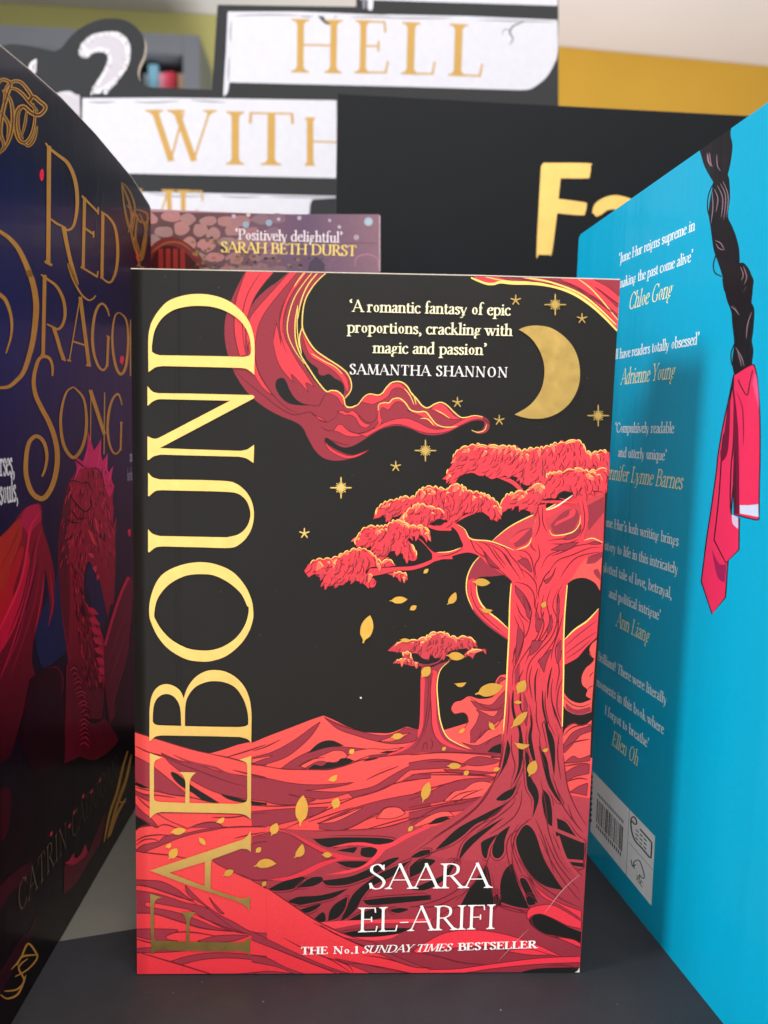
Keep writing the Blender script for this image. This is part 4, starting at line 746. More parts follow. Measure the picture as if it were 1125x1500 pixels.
# crowns of the great tree
FG_ = [T2('60,340* 60,270 95,220 100,170 140,120 200,100 280,97 350,100 420,102 480,105 520,130 570,125 640,112 690,115 730,90 790,82 870,57 930,95 945,140 990,145 1040,128 1092,140* 1082,260 1000,270 900,285 800,290 700,320 660,345 600,350 540,340 510,300 440,290 380,300 345,310 300,285 270,290 220,270 150,290 110,340* 85,315'), T2('400,510* 400,470 430,420 500,395 560,380 620,350 690,330 690,290 740,270 830,262 890,240 960,262 1020,250 1084,240* 1075,395* 1000,385 940,410 880,395 830,385 780,400 740,440 680,450 640,470 620,520 560,505 510,480 450,500'), T2('-60,480* -90,420 -40,370 40,380 70,370 100,345 150,350 190,380 230,395 280,400 330,420 390,465 405,540 380,580* 340,555 290,520 240,500 190,510 140,560 100,590 60,570 0,560 -50,560')]
FG_ += [T1('595,615* 610,560 640,520 700,485 760,475 800,455 870,465 900,420 960,390 1040,400 1130,415* 1130,590* 1060,600 1000,610 960,560 900,560 860,560 800,570 740,595 660,590 620,595'), T1('790,650* 800,590 850,540 900,510 960,520 1040,540 1100,580* 1040,610 990,640 930,655 860,665'), T1('465,770* 500,700 560,660 640,660 690,655 740,620 800,630 860,660 940,660 985,700 965,765* 920,720 870,730 830,750 870,800 895,860 880,895 840,890 780,840 720,830 690,860 640,905* 600,850 580,790 540,800 480,800*'), T1('120,965* 160,915 210,885 280,885 340,870 400,840 480,815 540,815 600,860 640,910 700,885 750,930* 660,940 580,940 540,980 610,1030 600,1075 560,1075 500,1040 440,1030 380,1060 300,1070 240,1070* 250,1010 200,985 150,1010*'), T1('690,985* 760,975 820,985 830,1030* 760,1010')]
for f in FG_: A.poly(f, RD)
leafage(FG_, .021, 5.2, RD, MID, YL)
for s in ('530,330* 560,350 590,350 555,385 530,350', '760,410* 800,385 850,395* 860,410 800,450 770,440', '670,440 720,430 750,440 700,452'): A.poly(T2(s), BK)
for s in ('1000,635* 1040,608 1090,620* 1060,650 1010,648',): A.poly(T1(s), BK)
A.line(T2('660,455 760,452 880,460'), 3.2, RD, taper=False); A.line(T2('770,430 830,440 880,420'), 1.5, RD); A.line(T2('690,508 760,480 860,410'), 2.2, (236, 226, 190))
for s in ('190,540 230,520', '250,160 300,140'): A.line(T2(s), 1, LN)
# small scuffs and specks on the lamination
for k in range(60):
    x, y = rr.uniform(210, 880), rr.uniform(405, 1410); r = rr.uniform(.25, .6)
    A.poly([(x+r*math.cos(a), y+r*math.sin(a), True) for a in (0, 1.3, 2.6, 3.9, 5.2)], (120, 112, 106), sm=False)
A.poly([(527, 1020, True), (530, 1020.5, True), (529.5, 1023, True), (527.5, 1022.6, True)], (220, 216, 210), sm=False)
for s, wd in (('520,750 620,640 700,560', .6), ('790,470 900,330 1000,240', .8), ('800,455 870,370', .5)): A.line(T8(s), wd, (214, 150, 150))
A.poly(T8('958,822* 985,806 997,786* 1000,826*'), (206, 200, 192))
A.build('cover_print', fc); TOPO = A.o; print('print depth mm', A.o*1000)
# --- gold foil
FO = Art(mpl, TOPO+1e-5, [M_FOIL])
Z = (0, 0, 0)
FO.poly(C1('158,873* 157,600 172,500 190,450 240,370 320,290 440,245 570,230 700,245 820,290 920,370 990,470 1025,590 1031,700* 1028,895* 1000,870 960,845 900,838* 800,835* 500,828* 270,823* 220,832 190,850'), Z, [C1('186,705* 188,640 210,530 270,430 360,365 470,335 580,328 700,340 820,385 920,460 980,560 1000,660 1000,715* 985,738 940,748* 700,742* 250,735* 210,722')])
FO.poly(C2('150,-418* 190,-374 240,-359* 500,-356* 1015,-344* 1030,-331* 1025,-318* 250,92* 500,102* 910,115* 965,105 1005,80 1027,65* 1022,215* 1000,200 960,175 900,162* 500,152* 260,145* 200,160 160,190* 150,190* 150,-6* 190,12 225,14 270,-6* 830,-298* 260,-311* 225,-306 185,-286 155,-258* 150,-258*'), Z)
FO.poly(C2('155,292* 190,330 250,350* 500,353* 780,362 880,385 960,450 1010,540 1025,640 1010,740 970,820 910,880 830,912 600,908* 270,900* 215,910 163,950* 155,945* 155,758* 190,795 250,815* 500,820* 800,826* 900,800 965,740 995,660 990,590 960,520 900,470 820,453 600,445* 270,438* 215,445 163,488* 155,485*'), Z)
FO.poly(C2('165,1462 172,1340 220,1200 300,1110 440,1050 590,1030 720,1050 850,1110 950,1220 1005,1340')+C3('1020,90 1015,160 980,260 910,360 800,450 680,492 580,497 460,475 330,400 240,300 185,190'), Z, [C2('205,1462 225,1350 280,1260 360,1190 470,1140 590,1128 700,1140 820,1200 920,1290 970,1390')+C3('982,50 978,110 950,200 880,300 780,370 680,402 580,405 470,385 350,320 270,240 220,160')])
FO.poly(C3('165,1150* 166,1000 168,880 185,780 230,710 300,682 370,700 420,740 447,800* 480,710 540,630 620,580 700,567 790,580 880,630 950,710 990,810 1005,920 1005,1000* 1003,1165* 970,1135 910,1118* 700,1112* 270,1105* 215,1115 175,1150*'), Z, [C3('193,990* 195,920 205,850 235,795 290,765 350,775 395,820 420,890 427,1027* 240,1021* 210,1012'), C3('458,1028* 460,880 480,790 540,710 620,670 700,658 790,670 870,710 930,790 965,880 978,960 978,1015* 950,1030 900,1036* 700,1034*')])
FO.poly(C4('168,237* 270,275* 230,290 208,310 203,340* 203,600* 215,630 260,640* 460,648* 463,500* 458,460 440,420 410,393* 548,397* 515,430 497,470 495,500* 495,648* 880,656* 940,645 968,625 970,560* 970,350* 960,315 905,293* 1003,260* 1000,783* 960,750 900,735* 700,730* 270,722* 215,735 175,770* 168,770*'), Z)
FO.poly(C5('170,360* 870,125* 950,95 1000,35* 1000,208* 970,185 920,180* 690,265* 672,300 668,510* 880,580* 940,590 995,570* 990,695* 960,655 890,615* 480,478*'), Z, [C5('330,378* 620,490* 622,288*')])
FO.poly(C5('172,550* 270,583* 230,592 208,620 203,660* 203,900* 215,930 260,938* 465,945* 470,790* 455,735 420,700* 548,703* 505,750 495,790* 492,945* 880,952* 940,945 995,905* 990,1068* 960,1035 880,1020* 700,1025* 280,1015* 225,1020 180,1050*'), Z)
FO.build('title_lettering', book)
FO = Art(mpl, TOPO+1e-5, [M_FOIL])
FO.poly(C8('340,455* 400,432 490,427 580,448 670,510 740,600 775,720 770,850 720,960 640,1040 540,1085 440,1093 360,1080 310,1062* 400,1010 460,950 505,870 523,770 515,680 480,590 420,510'), Z)
FO.build('crescent_moon', book)
def spike(cx, cy, ang, l, w):
    ca, sa = math.cos(ang), math.sin(ang)
    FO.poly([(cx+u*ca-v*sa, cy+u*sa+v*ca, True) for u, v in ((0, -w/2), (l*.85, -w*.42), (l, -w*.2), (l, w*.2), (l*.85, w*.42), (0, w/2))], Z, sm=False)
for x, y in ((755, 440), (851.9, 466.8), (730.9, 615.5), (669.8, 589.5), (579.6, 683), (446, 781)):
    FO = Art(mpl, TOPO+1e-5, [M_FOIL])
    for k in range(5): spike(x, y, -math.pi/2+k*2*math.pi/5, 8, 2.0)
    FO.build('star', book)
for x, y in ((812.7, 446.6), (875.6, 608.8), (623, 659.9), (499.6, 714.3)):
    FO = Art(mpl, TOPO+1e-5, [M_FOIL])
    for k in range(16): spike(x, y, k*math.pi/8, 16 if k % 4 == 0 else (9.5 if k % 2 == 0 else 8), 2.2 if k % 4 == 0 else 1.6)
    FO.poly([(x+4.6*math.cos(a*.5236), y+4.6*math.sin(a*.5236), False) for a in range(12)], Z, sm=False)
    FO.build('star', book)
def leaf(x, y, l, w, deg, bend=0.0):
    a = math.radians(deg); ca, sa = math.cos(a), -math.sin(a)
    def q(u, v, c=False): v += bend*l*(1-(2*u)**2); return (x+l*u*ca-v*sa, y+l*u*sa+v*ca, c)
    FO.poly([q(-.5, -w*.06, True), q(-.38, -w*.1), q(-.2, -w*.42), q(.08, -w*.5), q(.32, -w*.32), q(.5, 0, True), q(.32, w*.32), q(.08, w*.5), q(-.2, w*.42), q(-.38, w*.1), q(-.5, w*.06, True)], Z)
for L in ((583.8, 878.5, 26, 10, 5), (605, 890, 12, 7, 30), (623.7, 836.3, 10, 5.5, 45), (537, 921, 42, 18, 76), (661, 876, 22, 10, 55, .1), (704.8, 852.5, 26, 11, -4), (712, 892, 19, 6, -8, .12), (795.9, 885.6, 11, 7, 60), (667, 960.5, 27, 12, -5), (673.9, 999.5, 18, 6, 4, .18), (715.9, 1010, 42, 18, 17), (763, 1005.7, 23, 14, 60), (758, 1028, 12, 5, 0), (760.3, 1053.5, 34, 11, 45), (719.7, 1062.7, 15, 7, -60), (676, 1070, 12, 5, 40), (593.3, 937.3, 16, 5.5, -5), (623.6, 983.6, 20, 13, 52), (581.6, 1077.7, 19, 9, 8), (649.9, 1096, 8, 5, 45), (664.8, 1121, 21, 9, 0), (682.5, 1131.5, 10, 7, 40), (764, 1088, 23, 8, -10, .2), (726.7, 1126, 11, 6, 20), (779, 1124.5, 25, 14, 68), (797.9, 1097, 10, 5, 20, .15), (623.6, 1159, 31, 13, 72), (601, 1213, 11, 6, 50), (442, 1186, 45, 18, 84), (491.8, 1176, 18, 12, 70), (401.9, 1213.7, 20, 12, 65), (487, 1138, 16, 8, 30, .15), (515, 1100, 10, 7, 40), (437, 1245, 24, 11, 58, .16), (479, 1251, 15, 8, -2), (378.8, 1244, 11, 7, 45), (388.5, 1266, 33, 13, 8, -.08), (387, 1293.6, 10, 6, 55), (261.5, 1216.5, 23, 10, 8), (323, 1200, 14, 7, 30, .12), (296.7, 1231, 15, 7, -48), (246.9, 1237, 10, 6, 30, .15), (254, 1249.5, 20, 12, 52), (334.9, 1277.6, 17, 9, 28)):
    FO = Art(mpl, TOPO+3e-5, [M_FOILL]); leaf(*L); FO.build('gold_leaf', book)
# --- printed words
W_ = Art(mpl, TOPO+2e-5, [M_INK]); px = .000189
CRM = (250, 240, 200); WHI = (240, 236, 234)
W_.text('‘A romantic fantasy of epic', (747.5, 462.5), 16*px, CRM, p0=(512, 456.8), T=.128, t=.055)
W_.text('proportions, crackling with', (750, 492.4), 16*px, CRM, p0=(508.5, 487.3), T=.128, t=.055)
W_.text('magic and passion’', (712, 520.3), 16*px, CRM, p0=(546, 517.3), T=.128, t=.055)
W_.text('SAMANTHA SHANNON', (743, 553.1), 14.3*px, WHI, p0=(512, 548.3), T=.135, t=.05, track=.09)
W_.build('quote_lettering', book)
W_ = Art(mpl, TOPO+2e-5, [M_INK])
W_.text('SAARA', (717, 1299.2), 40*px, WHI, p0=(539, 1301.4), T=.088, t=.036, track=.02)
W_.text('EL-ARIFI', (726, 1359.3), 40*px, WHI, p0=(524, 1364.4), T=.088, t=.036)
W_.text('THE No.1', (525, 1395.2), 12.2*px, WHI, p0=(441, 1396.8), T=.19, t=.07, track=.06)
W_.text('SUNDAY TIMES', (660, 1391.6), 12.2*px, WHI, p0=(530, 1394.8), T=.14, t=.06, slant=.26)
W_.text('BESTSELLER', (785, 1387.3), 12.2*px, WHI, p0=(671, 1391.0), T=.19, t=.07, track=.04)
W_.build('author_lettering', book)
# ------------------------------------------------------------------ the dark dragon book on the left
rpl = Plane((-0.0924, -0.032), (-0.0929, 0.1315))
root = thing('hardback_book', 'tall dark blue and crimson dragon book with gold RED DRAGON SONG title, seen edge-on', 'book', (-0.105, 0.05, 0))
ro = [rpl.hit(*p) for p in ((0, 67), (45, 104), (90, 144), (140, 197), (192, 259), (219, 301))]
ro = [(0.0, 0.0), (rpl.L, 0.0), (rpl.L, ro[-1][1]-.0008)]+[(q[0], q[1]) for q in ro[::-1]]+[(0.0, ro[0][1]-.002)]
bm = bmesh.new(); prism(bm, [rpl.at(*p) for p in ro], -rpl.n*.0006); fc = obj('front_cover', bm, M_NAVYC, root)
book_body(root, rpl, 0.0005, rpl.L-.001, .2455, .034, M_NAVYC, 0)
bm = bmesh.new(); tops = ro[2:9]
for p, q in zip(tops, tops[1:]):
    prism(bm, [rpl.at(p[0], p[1], .00002), rpl.at(q[0], q[1], .00002), rpl.at(q[0], q[1]+.00025, .00002), rpl.at(p[0], p[1]+.00025, .00002)], -rpl.n*.0006)
obj('cover_edge', bm, M_EDGE, root)
A = Art(rpl, 2e-5, [M_GLOSS]); A.outline = ro
def bands(A, s0, s1, rows):
    for (za, ca, cb), (zb, cc, cd) in zip(rows, rows[1:]):
        k = [lin(c) for c in (ca, cb, cd, cc)]
        A.sz([[(s0, za), (s1, za), (s1, zb), (s0, zb)]], lambda i: k[i])
NV = (20, 26, 62)
bands(A, 0, rpl.L, ((0, (10, 5, 9), (12, 6, 8)), (.05, (24, 7, 16), (26, 8, 14)), (.085, (18, 10, 26), (14, 14, 34)), (.13, (6, 16, 52), (6, 13, 40)), (.18, (10, 34, 92), (8, 22, 60)), (.215, (13, 32, 80), (13, 20, 46)), (.243, (20, 25, 46), (18, 19, 32)), (.255, (26, 26, 38), (24, 22, 32))))
R4, R3, R8, R5, R4b = crop(0, 60, 220/917), crop(0, 380, 230/862), crop(0, 600, 210/788), crop(0, 1100, .26667), crop(0, 740, .26667)
# blue glow patches behind the dragon
A.poly(R4b('190,700* 240,560 300,420 330,360 350,560 370,800* 300,860 230,890'), (8, 34, 78)); A.poly(R4b('470,420* 500,300 530,330 560,480 580,620 560,680* 510,560'), (10, 34, 80))
A.poly(R3('440,610* 470,600 520,700 640,600 660,720 690,900* 600,1000 480,960 380,1000 390,820'), (16, 30, 72))
# wings, neck, head, coils
WR, WD, WM, WP = (214, 30, 37), (60, 8, 20), (143, 14, 37), (239, 40, 101)
A.poly(R8('-300,950* 0,700 60,640 140,540 210,515* 228,540 232,640 262,740 290,850 300,930 295,1090 262,1195* 275,1090 262,950 245,880 240,1000 225,1120 190,1240 175,1380 200,1500 150,1600 60,1900* -60,2000* -300,1900*'), WM, grad=(760, 1120, (44, 6, 18)))
A.poly(R8('-300,950* 0,700 110,600 120,680 100,760 60,860 0,1010 -300,1200*'), (176, 40, 30)); A.poly(R8('110,620* 140,545 210,518* 226,600 180,660 160,720 150,680'), (183, 24, 68)); A.poly(R8('-300,1300* 0,1010 60,870 110,760 130,780 80,960 20,1150 -300,1500*'), (183, 22, 35))
A.poly(R8('0,1180* 60,1050 120,930 150,780 165,860 140,1010 80,1200 0,1340*'), (195, 18, 57))
for s, wd, c in (('225,560 170,640 150,760 120,920 60,1080 -20,1240', 3, (231, 34, 66)), ('232,640 200,760 180,900 130,1100 60,1320 0,1480', 2.5, (183, 20, 66)), ('240,760 220,880 190,1060 130,1260 60,1460', 2.2, (146, 14, 50)), ('200,700 165,850 120,1050 40,1250', 1.6, (60, 6, 18)), ('215,800 180,960 100,1230 20,1450', 1.6, (50, 6, 16)), ('110,640 60,760 0,880', 1.6, (134, 20, 22)), ('90,700 40,800 -10,900', 1.4, (146, 24, 22)), ('245,900 225,1050 190,1230', 1.5, (207, 24, 77)), ('275,880 285,1000 290,1080 265,1190', 2, (183, 24, 57)), ('140,1100 100,1250 30,1420', 1.6, (170, 18, 66))):
    A.line(R8(s), wd, c)
nk = R8('400,255* 430,270 455,285* 478,210 483,120* 505,190 515,225* 540,190 556,160* 555,240 565,285* 592,240* 590,320 598,345* 622,310* 612,380 628,420* 618,500 625,540* 620,640 640,590* 632,720 635,800 630,950 625,1075* 610,1070 590,1140* 570,1040 545,930 520,880 490,835 470,870 460,960 470,1060 520,1130 550,1200 572,1300 575,1500 560,1700* 380,1700* 375,1400 335,1080 318,780 335,600 365,440 385,390 420,340 418,300')
A.poly(nk, (183, 14, 46), grad=(800, 1020, (112, 8, 28)))
A.poly(R8('400,255* 430,270 455,285* 478,210 483,120* 505,190 515,225* 540,190 556,160* 555,240 565,285* 592,240* 590,320 598,345* 622,310* 612,380 628,420* 600,480 570,400 520,330 460,320 420,345 385,392* 418,340 418,300'), (239, 34, 105))
A.poly(R8('385,392* 365,440 335,600 318,780 335,1080 375,1300* 385,1000 375,700 390,500'), (102, 6, 26)); A.poly(R8('470,1060* 520,1130 550,1200 572,1300 575,1500* 540,1500* 545,1350 520,1230 480,1140'), (217, 24, 63))
NK = smooth(nk)
def flick(x, y, dx, dy, wd, c):
    p0, p1, p2 = R8('%f,%f %f,%f %f,%f' % (x, y, x+dx*.4, y+dy*.5, x+dx, y+dy))
    if inside(p0[:2], NK) and inside(p2[:2], NK): A.line([p0, p1, p2], wd, c)
for k in range(330):
    x = rr.uniform(330, 640); y = rr.uniform(290, 840); fl = (x-500)/140
    flick(x, y, fl*14+rr.uniform(-4, 8), rr.uniform(22, 60), rr.uniform(.7, 1.6), rr.choice([(236, 60, 100), (226, 40, 74), (70, 6, 20), (44, 3, 13), (210, 36, 60), (90, 8, 28), (60, 4, 18)]))
for k in range(300):
    t = rr.random(); x = 385+rr.uniform(0, 110)+t*75; y = 830+t*680
    flick(x, y, rr.uniform(2, 12), rr.uniform(24, 56), rr.uniform(.7, 1.5), rr.choice([(206, 34, 62), (50, 4, 16), (176, 20, 48), (40, 2, 12), (224, 56, 70), (76, 8, 26)]))
for s_ in ('478,215 470,280 450,330', '552,170 545,250 530,320', '590,250 580,310 560,370', '618,320 600,380 580,430', '440,300 420,360 400,400'): A.line(R8(s_), 1.4, (246, 80, 150))
for k in range(7):
    y = 1100+k*55; x = 505+k*9
    A.poly(R8('%d,%d* %d,%d %d,%d* %d,%d' % (x-25, y-10, x+5, y-10, x+38, y+28, x-5, y+22)), (239, 34, 79)); A.line(R8('%d,%d %d,%d' % (x-25, y+30, x+30, y+36)), 1.5, (60, 4, 18))
for s in ('480,660* 505,680 530,748* 505,730', '515,590* 535,620 545,690* 528,660', '480,790* 505,790 515,812* 500,815', '505,870* 530,860 525,900* ', '530,900* 545,920 530,938*'): A.poly(R8(s), (250, 60, 81))
for s in ('400,265 430,290 470,320', '372,400 400,390 440,400', '385,470 420,520 470,560 510,520', '390,550 430,600 480,590', '370,600 400,620 440,620', '500,320 540,330 560,380', '440,410 480,400 500,440', '360,720 380,710 400,690'): A.line(R8(s), 1.8, (40, 3, 14))
A.poly(R4b('360,880* 390,865 430,890 455,940 470,1030 465,1110 470,1170 520,1200 570,1170* 600,1200 650,1290* 610,1340 520,1400 440,1380* 350,1420* 358,1100'), (112, 10, 33))
for k in range(34):
    t = k/33; x, y = 405+65*min(1, t*1.8)-20*max(0, t-.6), 880+t*420
    x += rr.uniform(-5, 5); y += rr.uniform(-4, 4); a_w = rr.uniform(18, 34)
    A.line(R4b('%f,%f %f,%f %f,%f' % (x-a_w, y+rr.uniform(12, 26), x+rr.uniform(-6, 6), y, x+a_w*.8, y+rr.uniform(14, 28))), rr.uniform(.9, 1.8), (214, 36, 74) if k % 2 else (50, 4, 18))
A.poly(R4b('570,780* 620,600 660,480 700,395 728,400* 724,560 705,800 690,930 650,1120 600,1200* 575,1000'), (117, 10, 35)); A.line(R4b('575,770 620,610 665,480 705,395'), 4, (229, 34, 72), taper=False)
A.poly(R4b('640,980* 690,860 730,640* 745,700* 735,1200* 690,1200 630,1150'), (30, 6, 14))
for s in ('590,900 620,780 690,600', '590,1000 640,850 700,680', '610,1120 650,980 690,860'): A.line(R4b(s), 1.4, (158, 14, 44))
A.poly(R4b('160,960* 250,890 310,890 350,950 355,1400* 200,1500* 100,1300*'), (34, 5, 16)); A.line(R4b('260,900 310,890 345,960 330,1050'), 2.5, (97, 10, 33))
A.poly(R5('0,210* 40,200 60,240 55,330 40,440 0,500*'), (56, 5, 20))
A.poly(R5('-20,760* 80,660 180,600* 150,700 60,780 -20,900*'), (58, 6, 24)); A.poly(R5('350,640* 400,560 420,600 470,515 480,560 530,440 575,330* 560,480 480,620 420,720 350,790*'), (95, 8, 33))
A.poly(R5('350,615* 380,600 405,560* 410,590 440,570 465,515* 478,560 440,600 400,625'), (183, 26, 66))
A.poly(R5('-20,1240* 100,1040 160,980 200,880* 180,1000 100,1150 -20,1380*'), (44, 6, 18))
for x, y in ((280, 455), (380, 412), (405, 338), (455, 250), (502, 222), (548, 160)): A.poly(R5('%d,%d %d,%d %d,%d* %d,%d' % (x-5, y+14, x-6, y-2, x+5, y-18, x+6, y+2)), (210, 46, 72))
for s in ('240,800* 255,780 265,800 262,840 250,855 240,830',): A.poly(R4(s), (250, 40, 79))
A.poly(R3('655,560* 662,530 680,540 670,580*'), (250, 40, 79)); A.poly(R8('704,690* 702,662 716,660 714,700*'), (244, 50, 66)); A.poly(R4('790,1130* 800,1110 808,1150 796,1165*'), (250, 50, 44)); A.poly(R4('828,1320* 832,1285 842,1290 846,1330 836,1345*'), (250, 40, 66))
for s in ('640,880 620,1000 600,1110', '600,800 590,950 560,980', '690,1000 680,1060', '560,900 580,1040 596,1300'): A.line(R4(s), .8, (70, 74, 104))
A.build('cover_print', fc)
GF = Art(rpl, A.o+1e-5, [M_FOILD])
def cut(name):
    global GF
    o_ = GF.o; GF.build(name, root); GF = Art(rpl, o_, [M_FOILD])
def st(pts, wd, tp='end', e=.35): GF.line(pts, wd, (0, 0, 0), taper=tp, ends=e)
def sta(pts, wd): GF.line(pts, wd, (0, 0, 0), taper=True, ends=.35)
def serif_bar(pts, wd): GF.line(pts, wd, (0, 0, 0), taper=False, sm=False)
serif_bar(R4('297,640 292,1362'), 6.2); sta(R4('275,622 300,655 350,695 410,745 450,830 468,930 466,1040 445,1130 410,1155 385,1135'), 5.6); st(R4('305,1085 345,1115 390,1135'), 3.4, True); st(R4('385,1135 405,1240 425,1330 445,1400 470,1490')+R3('372,20 400,110 440,185 480,222 505,218 524,198'), 6.4); serif_bar(R4('270,1345 315,1370'), 4)
serif_bar(R4('514,955 505,1392'), 4.6); serif_bar(R4('497,945 598,1048'), 3); serif_bar(R4('512,1140 572,1182'), 3); serif_bar(R4('490,1378 592,1440'), 3); serif_bar(R4('598,1015 597,1060'), 2.4); serif_bar(R4('570,1160 568,1200'), 2.4); serif_bar(R4('596,1405 590,1445'), 2.4)
serif_bar(R4('626,1045 620,1452'), 4.6); sta(R4('615,1040 660,1075 697,1130 714,1220 716,1320 704,1410 680,1465 655,1472 610,1440'), 4.4)
cut('title_word')
sta(R4('-60,1130 10,1172 60,1210 110,1270 150,1350 185,1440')+R3('150,60 172,110 190,190 196,280 182,420 160,520 125,620 80,672 40,700 -20,705'), 8.5); st(R3('-10,190 25,220 50,280 62,350 56,430 30,515'), 6)
serif_bar(R3('243,85 234,535'), 5.4); sta(R3('222,82 260,110 310,150 345,220 355,300 340,360 315,383 285,370 255,355'), 4.8); st(R3('292,375 310,430 330,500 348,550'), 5.5, False); serif_bar(R3('222,520 255,540'), 3); serif_bar(R3('335,542 358,556'), 3)
serif_bar(R3('438,205 378,555'), 2); serif_bar(R3('438,205 487,585'), 5.4); serif_bar(R3('398,450 468,472'), 2.6); serif_bar(R3('366,552 388,558'), 2.6); serif_bar(R3('468,580 498,585'), 2.6)
sta(R3('598,312 585,270 560,243 535,262 515,320 505,420 512,510 535,580 560,607 580,592 588,540'), 4.4); serif_bar(R3('593,420 586,590'), 3.6); serif_bar(R3('583,418 602,432'), 2.2)
sta(R3('655,292 630,310 615,400 618,500 635,590 660,630 685,600 698,520 702,420 690,330 655,292'), 4.0); serif_bar(R3('716,330 714,640'), 2)
cut('title_word')
sta(R3('285,640 285,585 270,545 240,532 210,550 190,610 182,680 195,750 225,815 265,890 295,970 312,1060 308,1150 285,1240 250,1300 215,1312 170,1275 142,1190 140,1100 155,1010 190,972 225,985 248,1030 255,1090 245,1150 228,1192'), 7.5)
sta(R3('402,700 365,725 340,800 330,900 345,1010 380,1075 410,1085 445,1040 468,960 472,860 455,760 402,700'), 5)
serif_bar(R3('497,720 494,1000'), 1.6); serif_bar(R3('494,720 572,960'), 5.5); serif_bar(R3('572,730 569,1070'), 1.8); serif_bar(R3('486,718 506,722'), 2)
sta(R3('668,800 655,752 640,740 615,770 595,840 588,930 598,1010 620,1060 645,1062 662,1030'), 3.8); serif_bar(R3('664,895 660,1050'), 2.8); serif_bar(R3('655,893 672,898'), 2)
cut('title_word'); KNOT = []
for s, wd in (('-60,340 0,240 60,260 40,330 10,450 0,560 20,640 -20,700', 4.5), ('20,420 30,300 70,250 120,250 160,290 190,340 170,370 200,340 240,370 275,405 240,450 190,440 140,400 100,430 90,520 110,600 150,620 190,570 210,470 200,380', 4.6), ('10,300 60,360 75,470 60,580 20,660 -20,690', 4.4), ('40,300 80,290 130,320 180,380 230,430', 4), ('130,610 170,640 205,600 225,520', 3.6), ('-20,420 20,460 50,520 40,600', 4), ('150,390 110,440 110,540 140,600', 3.4), ('160,420 150,500 130,580', 3)):
    sta(R4(s), wd*1.45); KNOT.append((R4(s), wd*.5))
cut('knot_ornament')
for s in ('740,865 770,890 800,940 820,1010 815,1090 800,1160 775,1100 755,1000 740,865', '745,880 790,1000 800,1100 780,1170', '770,1000 810,1060 800,1170 830,1300', '830,1030 870,1040 900,1070 880,1200 850,1340 835,1380', '820,1040 850,1100 890,1120 870,1260', '840,1060 825,1200 860,1340 890,1180 850,1050', '800,1180 840,1260 850,1370 880,1380'):
    sta(R4(s), 3.0); KNOT.append((R4(s), 1.0))
cut('knot_ornament')
for s in ('200,1120* 120,1130 90,1180* ', '60,1200 110,1140 150,1060 190,1100 200,1140 150,1200 80,1240', '20,1320 90,1310 130,1260 100,1190 150,1140', '0,1340 40,1360 100,1330 140,1230'): sta(R5(s), 3)
cut('knot_ornament')
for s in ('700,0 670,100 640,230 600,350 570,500', '690,180 640,300 590,480', '690,260 640,350 600,470', '720,20 690,160 650,270 690,280'): sta(R5(s), 4)
o_ = GF.o; cut('knot_ornament')
KL = Art(rpl, o_+1e-5, [M_GLOSS])
for i_, (q_, wd) in enumerate(KNOT):
    if i_ == 8: o_ = KL.o; KL.build('knot_line', root); KL = Art(rpl, o_, [M_GLOSS])
    KL.line(q_, wd, (74, 44, 16))
KL.build('knot_line', root)
W_ = Art(rpl, A.o+8e-5, [M_INK])
W_.text('curses,', R3('76,1180')[0][:2], .0066, (236, 232, 240), width=.66, T=.15); W_.text('souls,', R3('95,1325')[0][:2], .0066, (236, 232, 240), width=.66, T=.15)
W_.text('am', R3('724,1108')[0][:2], .0046, (170, 168, 190), width=.6, T=.16); W_.text('for fu', R3('724,1210')[0][:2], .0046, (170, 168, 190), width=.6, T=.16)
W_.build('quote_lettering', root); W_ = Art(rpl, A.o+8e-5, [M_INK])
p_, q_ = R5('98,900')[0][:2], R5('640,140')[0][:2]
W_.text('CATRIN CADOGAN', q_, .0085, (96, 78, 58), p0=p_, T=.07, t=.035, track=.1)
W_.build('author_lettering', root)
# ------------------------------------------------------------------ the turquoise book on the right
bpl = Plane((0.1020, -0.0533), (0.0807, 0.0985))
root = thing('paperback_book', 'bright turquoise paperback standing back-cover out with printed black plait, pink ribbon and barcode', 'book', (0.107, 0.02, 0))
farS = bpl.hit(848, 345); nearS = bpl.hit(1125, 150); s_far = farS[0]
sl = (farS[1]-nearS[1])/(farS[0]-nearS[0]); z_at = lambda s: nearS[1]+sl*(s-nearS[0])
bo = [(0, 0), (s_far, 0), (s_far, z_at(s_far)-.0012), (s_far-.0012, z_at(s_far-.0012)), (0, z_at(0))]
bm = bmesh.new(); prism(bm, [bpl.at(*p) for p in bo], -bpl.n*.0004); fc = obj('back_cover', bm, M_BLUEC, root)
book_body(root, bpl, .0006, s_far-.001, z_at(s_far)-.001, .03, M_BLUEC, 0)
for o in root.children:
    if o.name.startswith('back_cover') and o is not fc: o.name = 'front_cover'
A = Art(bpl, 2e-5, [M_BLUE]); A.outline = bo
A.sz([bo], lin((0, 160, 198)))
B6, B7, B8, B9 = crop(840, 280, .2666), crop(840, 660, .2666), crop(820, 1040, .30653), crop(990, 130, .28662)
HB = (24, 22, 26); PK = (222, 44, 88); PD = (104, 18, 48)
A.poly(B9('105,292* 290,170* 280,230 290,290 282,370 266,440* 274,470 277,560 267,650 287,700 307,750 324,820 327,890* 352,893 382,938 395,1000 387,1095* 402,1130 397,1230 390,1290 397,1340 387,1425* 300,1470* 288,1400 298,1300 288,1200 283,1140 258,1070 238,960 213,880 193,820 178,710 168,640 176,560 193,480* 148,400 123,320'), HB)
for s in ('195,480 168,540 162,610 175,660', '255,650 282,700 285,740', '205,850 192,900 200,940 235,960', '240,970 250,1030 272,1060', '370,930 395,980 385,1030', '300,1305 283,1350 285,1400 298,1430'): A.line(B9(s), 1.9, HB, taper=False)
